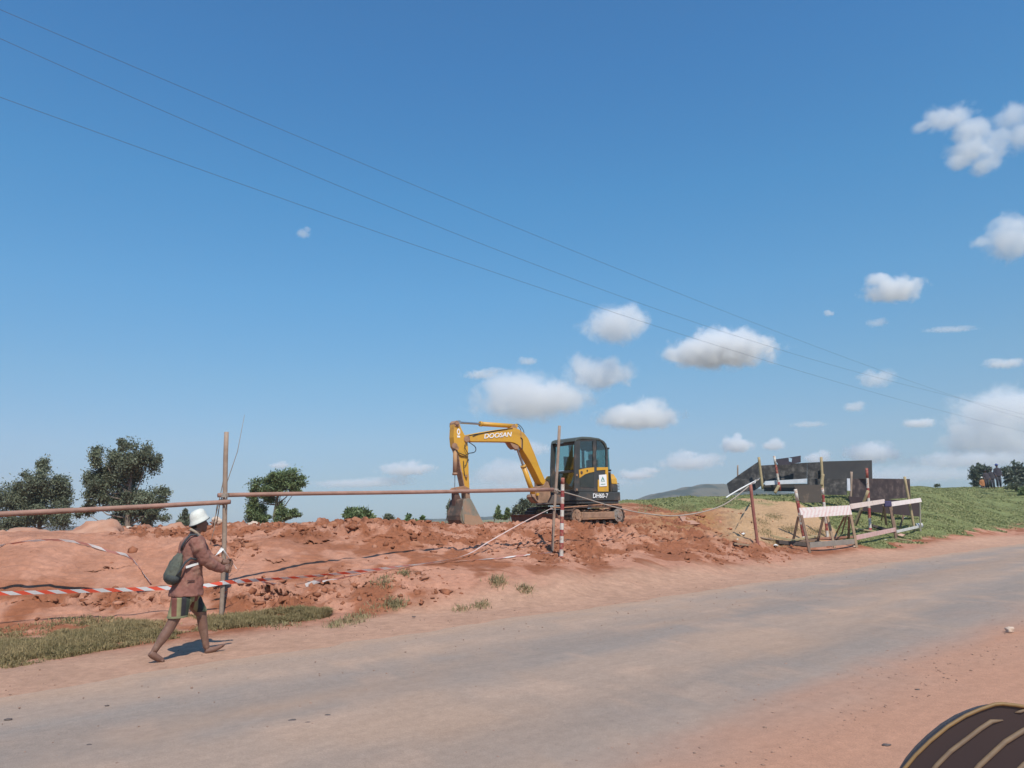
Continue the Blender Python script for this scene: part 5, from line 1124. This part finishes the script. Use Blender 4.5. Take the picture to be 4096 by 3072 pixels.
def barrier(label, board, bd, legs, bars, bmat, chev=False):
    base = at(*q3(*legs[0][0]), legs[0][2]); T = thing('trestle_barrier', base, label, 'barrier', 'trestle barriers beside the road')
    P = [at(*q3(x, y), d) for (x, y), d in zip(board, bd)]       # top-left, top-right, bottom-right, bottom-left
    n = (P[1]-P[0]).cross(P[3]-P[0]).normalized(); n = n if n.y < 0 else -n; P[2] = P[2]-n*(P[2]-P[0]).dot(n)
    b = MB(); b.extrude(P, -n*.03); o = b.build('board', bmat, T)
    uvl = o.data.uv_layers.new(name='UVMap'); w = o.parent.matrix_world if False else None
    ax = (P[1]-P[0]); ay = (P[0]-P[3]); W_ = T['_w']
    for l in o.data.loops:
        q = o.data.vertices[l.vertex_index].co+W_-P[3]; uvl.data[l.index].uv = (q.dot(ax)/ax.length_squared, q.dot(ay)/ay.length_squared)
    for (a, c, d0, d1_, th, mt) in legs2(legs): b = MB(); b.beam(at(*q3(*a), d0), at(*q3(*c), d1_), th, th*.7, up=(0, -1, 0)); b.build('leg', mt, T, bevel=.004)
    for (a, c, d0, d1_, hh, mt) in bars: b = MB(); b.beam(at(*q3(*a), d0), at(*q3(*c), d1_), .04, hh); b.build('crossbar', mt, T, bevel=.004)
    return T
def legs2(L): return L
g = lambda x, y: on_ground_d(*q3(x, y))
WD = simple('dark_leg_wood', (.16, .10, .075), (.24, .16, .11), 5, .85); LW = simple('light_leg_wood', (.34, .24, .15), (.27, .18, .12), 5, .85)
def LG(foot, top, th=.07, mt=None, dt=.0, df=None): d = df or g(*foot); return (foot, top, d, d+dt, th, mt or LW)
d0, d1_ = g(955, 1005), g(1418, 960)
barrier('nearest trestle barrier, its board painted with faded pink chevrons', [(855, 568), (1350, 543), (1376, 635), (878, 670)], [d0+.1, d1_+.1, d1_+.1, d0+.1],
  [LG((958, 1012), (872, 640), .075, WD, .15), LG((788, 915), (845, 655), .07, WD, -.4), LG((1202, 962), (1128, 650), .075, LW, .3), LG((1032, 908), (1092, 655), .07, WD, -.3), LG((1418, 962), (1358, 635), .08, LW, .1), LG((1222, 812), (1300, 650), .07, WD, -2.4), LG((1270, 830), (1318, 650), .05, WD, -2.2), LG((1338, 872), (1345, 650), .07, WD, -1.2)],
  [((955, 935), (1415, 898), d0+.05, d1_+.05, .16, simple('grey_crossbar', (.22, .19, .16), (.28, .24, .2), 4, .8)), ((790, 905), (1040, 880), g(790, 915), g(1040, 905), .06, WD)], CHEV)
d2_, d3 = g(1418, 960)+.6, g(1805, 870)
barrier('middle trestle barrier with a plain faded pink board', [(1355, 530), (1690, 482), (1702, 522), (1368, 580)], [d2_, d3, d3, d2_],
  [LG((1805, 872), (1745, 560), .09, WD, .0), LG((1712, 745), (1682, 545), .08, WD, -.8), LG((1660, 700), (1690, 545), .05, WD, -.6), LG((1410, 745), (1470, 590), .05, WD, -.5)],
  [((1412, 862), (1800, 782), d1_+.1, d3, .15, simple('pink_crossbar', (.55, .33, .29), (.62, .42, .38), 4, .7))], PINKB)
raise_=0; print('BARRIER D', d0, d1_, d2_, d3)
d4, d5 = d3+.15, g(2000, 800)+.3
barrier('rightmost trestle barrier with a whitish board and a long white crossbar', [(1738, 512), (2046, 470), (2052, 512), (1755, 556)], [d4, d5, d5, d4],
  [LG((1808, 838), (1752, 552), .09, WOODB, .1), LG((1840, 770), (1880, 640), .06, WD, .0), LG((2045, 800), (2040, 520), .06, simple('greyish_leg', (.24, .22, .17), (.2, .19, .14), 5, .8), .1)],
  [((1812, 802), (2045, 750), d4, d5, .10, simple('white_crossbar', (.62, .60, .57), (.52, .5, .47), 4, .7))], WHTB)
b = MB(); c = at(*q3(2030, 748), d5-.1); b.tube([c-Vector((.12, 0, 0)), c+Vector((.12, 0, .03))], .11, 12); tag(b.build('bottle', simple('pale_plastic', (.6, .62, .62), (.3, .3, .33), 6, .3), origin=c), 'pale round can at the right end of the white crossbar', 'can')
b = MB(); c = at(*q3(1722, 530), d3-.05); b.box(c, (.28, .12, .22), bev=.04); tag(b.build('cloth_bundle', simple('navy_cloth', (.04, .035, .09), (.06, .05, .12), 6, .8), origin=c), 'dark blue cloth tied between the middle and rightmost barrier boards', 'cloth')
# timber on the ground
def plank(a, c, w, h, mat, label, lift=0.):
    pa, pc_ = hit(*q3(*a)), hit(*q3(*c)); pa.z += h/2+lift; pc_.z += h/2+lift; b = MB(); b.beam(pa, pc_, w, h); tag(b.build('timber_plank', mat, origin=pa, bevel=.004), label, 'plank', 'timber lying on the ground at the barriers')
plank((575, 880), (785, 925), .16, .06, WOODY, 'light timber plank lying left of the chevron barrier', .08)
plank((785, 920), (1060, 875), .14, .06, WOODY, 'light timber plank lying under the left legs of the chevron barrier', .07)
plank((640, 930), (950, 955), .30, .12, simple('dark_timber', (.05, .04, .035), (.09, .07, .06), 5, .8), 'thick dark timber under the light planks at the left of the chevron barrier')  # plain dark beam filling the space beneath the light planks
plank((1030, 885), (1380, 865), .12, .07, simple('red_timber', (.3, .12, .08), (.36, .2, .13), 5, .8), 'reddish timber lying behind the crossbar of the chevron barrier')
plank((1400, 795), (1640, 830), .12, .06, WOODY, 'light timber plank in the grass under the middle barrier', .05)
plank((1560, 755), (1800, 825), .22, .10, simple('dark_timber', (.05, .04, .035)), 'dark timber in the grass below the middle barrier board')
plank((1810, 880), (1960, 905), .10, .05, WOODY, 'light timber offcut beside the pink sack')
plank((470, 868), (600, 890), .10, .04, WOODG, 'weathered plank end poking from the soil near the rust brown pole')
plank((940, 835), (1030, 868), .10, .05, WOODY, 'short light timber in the grass behind the chevron barrier')
p = hit(2990, 2180); b = MB(); pa, pb = hit(2935, 2183), hit(2995, 2188); b.beam(pa+Vector((0, 0, .05)), pb+Vector((0, 0, .03)), .12, .05); tag(b.build('timber_plank', WOODB, origin=pa), 'short dark brown board half buried in the soil left of the rust brown pole', 'plank', 'timber lying on the ground at the barriers')
pa, pb = at(2722, 2064, hit(2722, 2068).y-.02), at(2765, 2096, hit(2765, 2100).y-.05); b = MB(); b.add([pa+Vector((-.05, 0, .02)), pa+Vector((.1, 0, .02)), pb+Vector((.3, 0, .0)), pb+Vector((-.2, 0, -.02)), pb+Vector((.3, .2, -.1)), pa+Vector((.1, .2, -.05)), pa+Vector((-.05, .2, -.05)), pb+Vector((-.2, .2, -.12))], [(0, 1, 2, 3), (1, 5, 4, 2), (0, 3, 7, 6), (4, 5, 6, 7), (0, 6, 5, 1), (3, 2, 4, 7)]); tag(b.build('stone_slab', ROCKM, origin=pa), 'flat pale slab tilted in the soil behind the sagging grey rope', 'stone')

# ================================================================== PEOPLE
SKIN = simple('dark_skin', (.19, .098, .066), (.15, .075, .052), 8, .6, dirt=(.27, .17, .12), dirt_amt=.35); SKIND = simple('dusty_skin', (.24, .15, .11), (.19, .11, .08), 10, .75)
def soften(o, vox, it=4, fac=.5, disp=None):
    m = o.modifiers.new('weld', 'REMESH'); m.mode = 'VOXEL'; m.voxel_size = vox; m.use_smooth_shade = True
    s = o.modifiers.new('relax', 'SMOOTH'); s.factor = fac; s.iterations = it
    if disp:
        tx = bpy.data.textures.new('folds', 'CLOUDS'); tx.noise_scale = disp[0]; d = o.modifiers.new('folds', 'DISPLACE'); d.texture = tx; d.strength = disp[1]; d.mid_level = .5; d.texture_coords = 'LOCAL'
    return o
def walker():
    toe = hit(500+345/2.2423, 1960+1541/2.2423); heel = hit(500+712/2.2423, 1960+1468/2.2423); v = heel-toe; v.z = 0
    a = math.asin(.16/v.length); Fw = (Matrix.Rotation(-a, 3, 'Z')@v).normalized(); Rt = Vector((Fw.y, -Fw.x, 0)); O = toe-Rt*.08
    Z = Vector((0, 0, 1)); org = (toe+heel)/2; org.z = min(toe.z, heel.z)
    c = lambda x, y, l=0.: on_plane(500+x/2.2423, 1960+y/2.2423, O+Rt*l, Rt)
    T = thing('person', org, 'barefoot person walking along the road in white bucket hat, brown jacket and striped shorts', 'person')
    B = Matrix((Fw, Rt, Z)).transposed(); b = MB()
    # head with face
    b.ball(c(664, 292), (.088, .072, .112), 16, 12, R=B); b.ball(c(692, 335), (.055, .048, .052), 12, 8, R=B); b.ball(c(650, 340), (.06, .058, .05), 12, 8, R=B)
    b.tube([c(728, 280), c(740, 306), c(738, 314)], [.008, .017, .014], 8); b.ball(c(729, 333), (.014, .022, .007), 8, 6, R=B); b.ball(c(726, 343), (.014, .02, .008), 8, 6, R=B); b.ball(c(712, 362), (.028, .026, .022), 8, 6, R=B)
    for l in (.072, -.072): b.ball(c(652, 305, l), (.022, .010, .034), 8, 6, R=B)
    b.tube([c(652, 345), c(632, 380), c(610, 425)], [.058, .056, .065], 12)
    b.loft([(c(615, 440), Fw*.09, Rt*.16), (c(595, 560), Fw*.10, Rt*.15), (c(580, 700), Fw*.09, Rt*.13), (c(560, 850), Fw*.11, Rt*.15), (c(545, 960), Fw*.10, Rt*.15)], 16)
    # rear (right) leg with lifted heel, front (left) leg landing on its heel
    b.tube([c(525, 960, .08), c(470, 1070, .08), c(430, 1180, .08), c(395, 1245, .08), c(345, 1320, .08), c(290, 1400, .08), c(262, 1445, .08)], [.095, .082, .062, .058, .056, .040, .036], 12)
    b.tube([c(222, 1462, .08), c(250, 1482, .08), c(300, 1512, .08), c(335, 1528, .08), c(352, 1533, .08)], [.034, .040, .036, .026, .016], 10)
    b.tube([c(560, 960, -.08), c(640, 1040, -.08), c(685, 1110, -.08), c(690, 1160, -.08), c(700, 1240, -.08), c(718, 1340, -.08), c(732, 1415, -.08)], [.095, .080, .062, .056, .055, .040, .037], 12)
    b.tube([c(718, 1445, -.08), c(752, 1440, -.08), c(810, 1425, -.08), c(860, 1402, -.08), c(892, 1388, -.08)], [.036, .040, .032, .024, .014], 10)
    for k in range(5):
        l = .08+(.5-k/4)*.065*-1; b.ball(c(350+(-4)*k*.8, 1537, l), (.016-.001*k, .010, .010), 6, 5, R=B); b.ball(c(893-4*k, 1388+1.5*k, -.08+(k/4-.5)*.06), (.016-.001*k, .010, .011), 6, 5, R=B)
    body = soften(b.build('body', SKIN, T), .0075, 3)
    # hands: palm, four curled fingers, thumb
    for nm, wx, wy, l, s in (('hand', 900, 705, .13, 1), ('hand', 905, 650, -.10, -1)):
        h = MB(); w0 = c(wx-35, wy-4, l); p = c(wx+20, wy+6, l); h.tube([w0, w0.lerp(p, .5), p], [.028, .038, .040], 10)
        for k in range(4):
            z = Z*(.030-.020*k); f0 = p+z+Fw*.005; ln = (.034, .038, .036, .028)[k]
            h.tube([f0, f0+Fw*ln, f0+Fw*(ln+.004)-Rt*.028*s-Z*.006, f0+Fw*(ln-.022)-Rt*.044*s-Z*.008], [.0115, .0105, .0095, .008], 7)
        h.tube([w0.lerp(p, .5)+Z*.03, p+Z*.052+Fw*.0-Rt*.01*s, p+Z*.045+Fw*.035-Rt*.025*s], [.014, .012, .009], 7)
        soften(h.build(nm, SKIN, T), .004, 2)
    # jacket with sleeves
    j = MB(); tl = (Fw*.98+Z*-.0)
    j.loft([(c(622, 398), Fw*.055, Rt*.07), (c(617, 428), Fw*.10, Rt*.165), (c(608, 465), Fw*.125, Rt*.195), (c(595, 550), Fw*.135, Rt*.19), (c(586, 640), Fw*.128, Rt*.175), (c(577, 730), Fw*.135, Rt*.175), (c(566, 830), Fw*.158, Rt*.185), (c(554, 905), Fw*.175, Rt*.195), (c(548, 945), Fw*.180, Rt*.20)], 24, pw=2.3)
    j.tube([c(632, 440, .155), c(668, 530, .205), c(712, 615, .215), c(770, 665, .19), c(830, 695, .16), c(878, 712, .135)], [.085, .078, .068, .062, .056, .050], 14)
    j.tube([c(632, 440, -.155), c(690, 530, -.205), c(740, 600, -.20), c(800, 630, -.16), c(870, 650, -.11)], [.085, .075, .065, .055, .05], 14)
    jk = soften(j.build('jacket', simple('rust_brown_cloth', (.26, .115, .085), (.22, .09, .068), 7, .9, bump=.5, bscale=14, dirt=(.30, .17, .12), dirt_amt=.3), T), .009, 2, .5, (.085, .034))
    k = MB(); k.tube([c(595, 356, .055), c(625, 372, .085), (c(660, 400, .09)), c(690, 425, .06)], .016, 8); k.tube([c(595, 356, .055), c(590, 358, 0), c(600, 362, -.055)], .018, 8); k.tube([c(600, 362, -.055), c(640, 390, -.085), c(690, 425, -.04)], .016, 8)
    under(k.build('collar', simple('khaki_collar', (.36, .28, .20), (.3, .22, .16), 9, .9), T, smooth=True), jk)
    k = MB(); k.beam(c(545, 694, .185), c(660, 658, .175), .012, .026); under(k.build('white_band', simple('white_film', (.78, .77, .74)), T), jk)
    k = MB(); k.beam(c(560, 815, .193), c(625, 812, .193), .006, .012); under(k.build('pocket_edge', simple('dark_seam', (.08, .035, .03), (.08, .035, .03), 3, .9), T), jk)
    k = MB(); k.tube([c(668, 700, .06), c(672, 740, .06), c(668, 790, .05)], [.02, .024, .012], 8); under(k.build('jacket_lining', simple('dark_seam', (.08, .035, .03)), T), jk)
    # shorts
    m, t, bb = node_mat('striped_shorts'); at_ = N(t, 'ShaderNodeAttribute', attribute_name='Col')
    uvx = N(t, 'ShaderNodeTexCoord').outputs['Object']; dp = N(t, 'ShaderNodeVectorMath', operation='DOT_PRODUCT'); t.links.new(uvx, dp.inputs[0]); dp.inputs[1].default_value = Fw
    sc = N(t, 'ShaderNodeMath', operation='MULTIPLY_ADD'); t.links.new(dp.outputs['Value'], sc.inputs[0]); sc.inputs[1].default_value = 4.2; sc.inputs[2].default_value = 10.28; fr = N(t, 'ShaderNodeMath', operation='FRACT'); t.links.new(sc.outputs[0], fr.inputs[0])
    r = ramp(t, fr.outputs[0], [(0, (.035, .05, .035)), (.16, (.05, .06, .04)), (.20, (.20, .19, .09)), (.38, (.25, .23, .12)), (.42, (.15, .05, .038)), (.58, (.16, .055, .04)), (.62, (.24, .22, .11)), (.76, (.20, .18, .09)), (.80, (.025, .022, .025)), (1, (.03, .025, .03))]); t.links.new(r.outputs[0], bb.inputs['Base Color']); bb.inputs['Roughness'].default_value = .9
    s = MB(); s.loft([(c(550, 900), Fw*.15, Rt*.17), (c(545, 960), Fw*.155, Rt*.18), (c(535, 1000), Fw*.13, Rt*.16)], 18)
    s.loft([(c(520, 960, .08), Fw*.13, Rt*.10), (c(492, 1050, .08), Fw*.112, Rt*.095), (c(470, 1138, .08), Fw*.108, Rt*.095)], 16)
    s.loft([(c(575, 960, -.08), Fw*.13, Rt*.11), (c(635, 1030, -.08), Fw*.10, Rt*.10), (c(676, 1092, -.08), Fw*.078, Rt*.095)], 16)
    sh = soften(s.build('shorts', m, T), .010, 2, .5, (.12, .025))
    k = MB(); k.loft([(c(472, 1126, .08), Fw*.112, Rt*.10), (c(469, 1144, .08), Fw*.112, Rt*.10)], 20); under(k.build('shorts_hem', simple('olive_hem', (.22, .21, .11), (.16, .16, .09), 12, .9), T), sh)
    # bucket hat
    ax = (c(755, 240)-c(580, 325)); U = ax.normalized(); Wd = U.cross(Rt); Wd = Wd if Wd.z > 0 else -Wd
    h = MB(); h.loft([(c(667, 288), U*.118, Rt*.118), (c(666, 280), U*.120, Rt*.120), (c(661, 262), U*.104, Rt*.100), (c(655, 245), U*.098, Rt*.093), (c(647, 215), U*.092, Rt*.087), (c(642, 195), U*.080, Rt*.076), (c(638, 182), U*.05, Rt*.048), (c(637, 178), U*.01, Rt*.01)], 24)
    hat = h.build('hat', simple('white_hat_cloth', (.66, .66, .60), (.56, .56, .50), 9, .9, bump=.3), T, smooth=True)
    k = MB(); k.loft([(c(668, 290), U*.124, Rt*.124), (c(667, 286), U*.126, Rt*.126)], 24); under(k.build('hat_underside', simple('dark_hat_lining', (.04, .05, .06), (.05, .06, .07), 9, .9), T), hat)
    k = MB(); k.ball(c(628, 318), (.052, .062, .050), 12, 8, R=B); k.build('hair', simple('black_hair', (.012, .010, .010), (.018, .015, .014), 30, .9), T, smooth=True)
    # bag on the back: a thing of its own
    W = c(440, 720, .0); G = thing('backpack', W, 'grey-green cloth drawstring backpack hanging on the back of the walking person', 'bag'); BG = simple('grey_green_cloth', (.115, .118, .088), (.055, .057, .045), 9, .85, bump=.4, bscale=16, dirt=(.14, .16, .12), dirt_amt=.3)
    dx = (c(500, 560)-c(415, 820)).normalized(); nx = (Fw-dx*Fw.dot(dx)).normalized()
    k = MB(); k.loft([(c(508, 540), nx*.012, Rt*.03), (c(490, 585), nx*.035, Rt*.09), (c(462, 650), nx*.062, Rt*.14), (c(440, 720), nx*.080, Rt*.155), (c(420, 780), nx*.088, Rt*.155), (c(408, 825), nx*.065, Rt*.13), (c(404, 848), nx*.02, Rt*.06)], 20)
    soften(k.build('bag_body', BG, G), .009, 2, .5, (.07, .022))
    k = MB(); k.loft([(c(425, 770), nx*.093, Rt*.160), (c(412, 815), nx*.078, Rt*.145), (c(404, 850), nx*.022, Rt*.065)], 20); k.build('bag_base', simple('dark_bag_cloth', (.04, .045, .045), (.06, .065, .06), 9, .8), G, smooth=True)
    ST = simple('dark_strap', (.05, .055, .06), (.04, .045, .05), 9, .8)
    for s_ in (1, -1):
        k = MB(); k.tube([c(505, 545, .03*s_), c(512, 505, .12*s_), c(540, 455, .14*s_), c(585, 405, .13*s_), c(640, 398, .13*s_), c(690, 450, .14*s_), c(700, 520, .15*s_)], .013, 6); k.build('strap', ST, G, smooth=True)
    k = MB(); k.tube([c(450, 790, .13), c(490, 730, .19), c(540, 650, .205), c(590, 612, .205), c(640, 625, .20)], .013, 6); k.build('strap', ST, G, smooth=True)
    return T
walker()
def far_person(px, top, d, hgt, label, cloth, head, facing=0, low=(.05, .05, .06)):
    p = at(px, top, d); z1 = p.z; z0 = z1-hgt; s = hgt/1.72; O = Vector((p.x, d, z0)); T = thing('person', O, label, 'person', None)
    X, Y, Z = Vector((1, 0, 0)), Vector((0, 1, 0)), Vector((0, 0, 1)); q = lambda x, y, z: O+Vector((x, y, z))*s
    b = MB(); b.ball(q(0, 0, 1.60), (.08*s, .10*s, .12*s), 12, 9); b.ball(q(0, -.10, 1.58), .02*s, 6, 5); b.tube([q(0, 0, 1.5), q(0, 0, 1.40)], .055*s, 8)
    for a in (-1, 1):
        b.tube([q(.09*a, 0, .9), q(.10*a, -.02, .48), q(.10*a, .02, .08)], [.085*s, .06*s, .045*s], 8); b.tube([q(.10*a, .05, .04), q(.11*a, -.16, .035)], [.045*s, .035*s], 8)
        b.tube([q(.19*a, 0, 1.38), q(.25*a, .02, 1.08), q(.22*a, -.12, .85)], [.05*s, .042*s, .035*s], 8); b.ball(q(.22*a, -.14, .80), (.035*s, .03*s, .055*s), 8, 6)
    b.loft([(q(0, 0, 1.42), X*.16*s, Y*.09*s), (q(0, 0, 1.2), X*.17*s, Y*.11*s), (q(0, 0, .88), X*.15*s, Y*.11*s)], 12); soften(b.build('body', SKIN, T), .03*s, 2)
    k = MB(); k.loft([(q(0, 0, 1.46), X*.10*s, Y*.08*s), (q(0, 0, 1.38), X*.21*s, Y*.12*s), (q(0, 0, 1.1), X*.20*s, Y*.14*s), (q(0, 0, .80), X*.21*s, Y*.15*s)], 14)
    for a in (-1, 1): k.tube([q(.19*a, 0, 1.38), q(.26*a, .02, 1.08), q(.235*a, -.10, .90)], [.07*s, .06*s, .052*s], 8)
    soften(k.build('jacket', simple('cloth_'+str(cloth[0]), cloth, tuple(x*.8 for x in cloth), 6, .9), T), .03*s, 2)
    k = MB(); 
    for a in (-1, 1): k.tube([q(.09*a, 0, .86), q(.105*a, -.02, .48), q(.105*a, .02, .12)], [.11*s, .085*s, .075*s], 8)
    k.build('trousers', simple('low_'+str(low[0]), low, tuple(x*.8 for x in low), 6, .9), T, smooth=True)
    k = MB(); k.ball(q(0, .01, 1.65), (.10*s, .12*s, .10*s), 12, 8); k.loft([(q(0, -.07, 1.635), X*.09*s, Y*.12*s), (q(0, -.07, 1.65), X*.09*s, Y*.12*s)], 12); k.build('cap', simple('cap_'+str(head[0]), head, tuple(x*.85 for x in head), 6, .8), T, smooth=True)
far_person(3985, 1856, 62, 1.95, 'far off person in dark clothes with a blue cap on the field crest', (.045, .04, .055), (.06, .08, .28))
far_person(3940, 1880, 64, 1.60, 'far off person in dark clothes standing left of the one with a blue cap', (.06, .05, .06), (.04, .035, .04))
far_person(3962, 1875, 66, 1.75, 'far off person in dark clothes standing between the blue cap and the trees', (.05, .045, .055), (.04, .04, .05))
far_person(3926, 1908, 70, 1.62, 'far off person in orange-brown clothes with a white cap, half hidden by the crest', (.42, .17, .07), (.7, .68, .62))

# ================================================================== VEHICLE PART CLOSE TO THE CAMERA
def vehicle_part():
    D = .92; rim = [(3540, 3190), (3580, 3130), (3612, 3078), (3660, 3020), (3720, 2962), (3790, 2905), (3860, 2862), (3920, 2836), (3975, 2817), (4005, 2814), (4060, 2820), (4120, 2830), (4220, 2850), (4330, 2885)]
    P = [at(x, y, D) for x, y in rim]; lowr = [at(4400, 3300, D), at(3480, 3300, D)]; org = sum(P, Vector())/len(P)
    T = thing('side_mirror', org, 'dark brown curved mirror housing with tan ridges, very close in the bottom right corner', 'car mirror')
    b = MB(); out = P+lowr; back = Vector((.10, .10, -.10)); cen = sum(out, Vector())/len(out)
    R0 = out; R1 = [cen+(p-cen)*.93+Vector((0, .012, 0)) for p in out]; R2 = [cen+(p-cen)*.84+Vector((.02, .06, -.01)) for p in out]; R3 = [cen+(p-cen)*.6+Vector((.03, .09, -.02)) for p in out]; n = len(out)
    b.add(R0+R1+R2+R3, [tuple(range(n))[::-1], tuple(range(3*n, 4*n))]+[(r*n+i, r*n+(i+1) % n, (r+1)*n+(i+1) % n, (r+1)*n+i) for r in range(3) for i in range(n)])
    b.build('housing', simple('dark_brown_plastic', (.040, .024, .022), (.030, .019, .020), 4, .55), T)
    tr_ = simple('tan_edge_glow', (.24, .14, .05), (.18, .105, .04), 40, .6)
    b = MB(); b.tube([p+Vector((0, -.001, 0)) for p in P], .0021, 8); b.build('sunlit_edge_tube', tr_, T, smooth=True)  # added tube; its tan colour stands in for sun catching the rim
    RG = simple('tan_ridge', (.20, .135, .08), (.15, .10, .065), 60, .7)
    for pts, w in (([(4012, 2881), (3966, 2886), (3920, 2916), (3876, 2950), (3804, 3004), (3750, 3058), (3690, 3130)], .0032), ([(4150, 2893), (4096, 2921), (4020, 2968), (3966, 3018), (3919, 3061), (3860, 3130)], .0036), ([(4059, 2850), (4080, 2847), (4110, 2836), (4180, 2830)], .0022), ([(4160, 3010), (4096, 3058), (4060, 3095), (4030, 3140)], .0034)):
        b = MB(); b.tube([at(x, y, D-.0005) for x, y in pts], [w*.2]+[w*.8]*(len(pts)-2)+[w*.7], 10); b.build('ridge', RG, T, smooth=True)
vehicle_part()
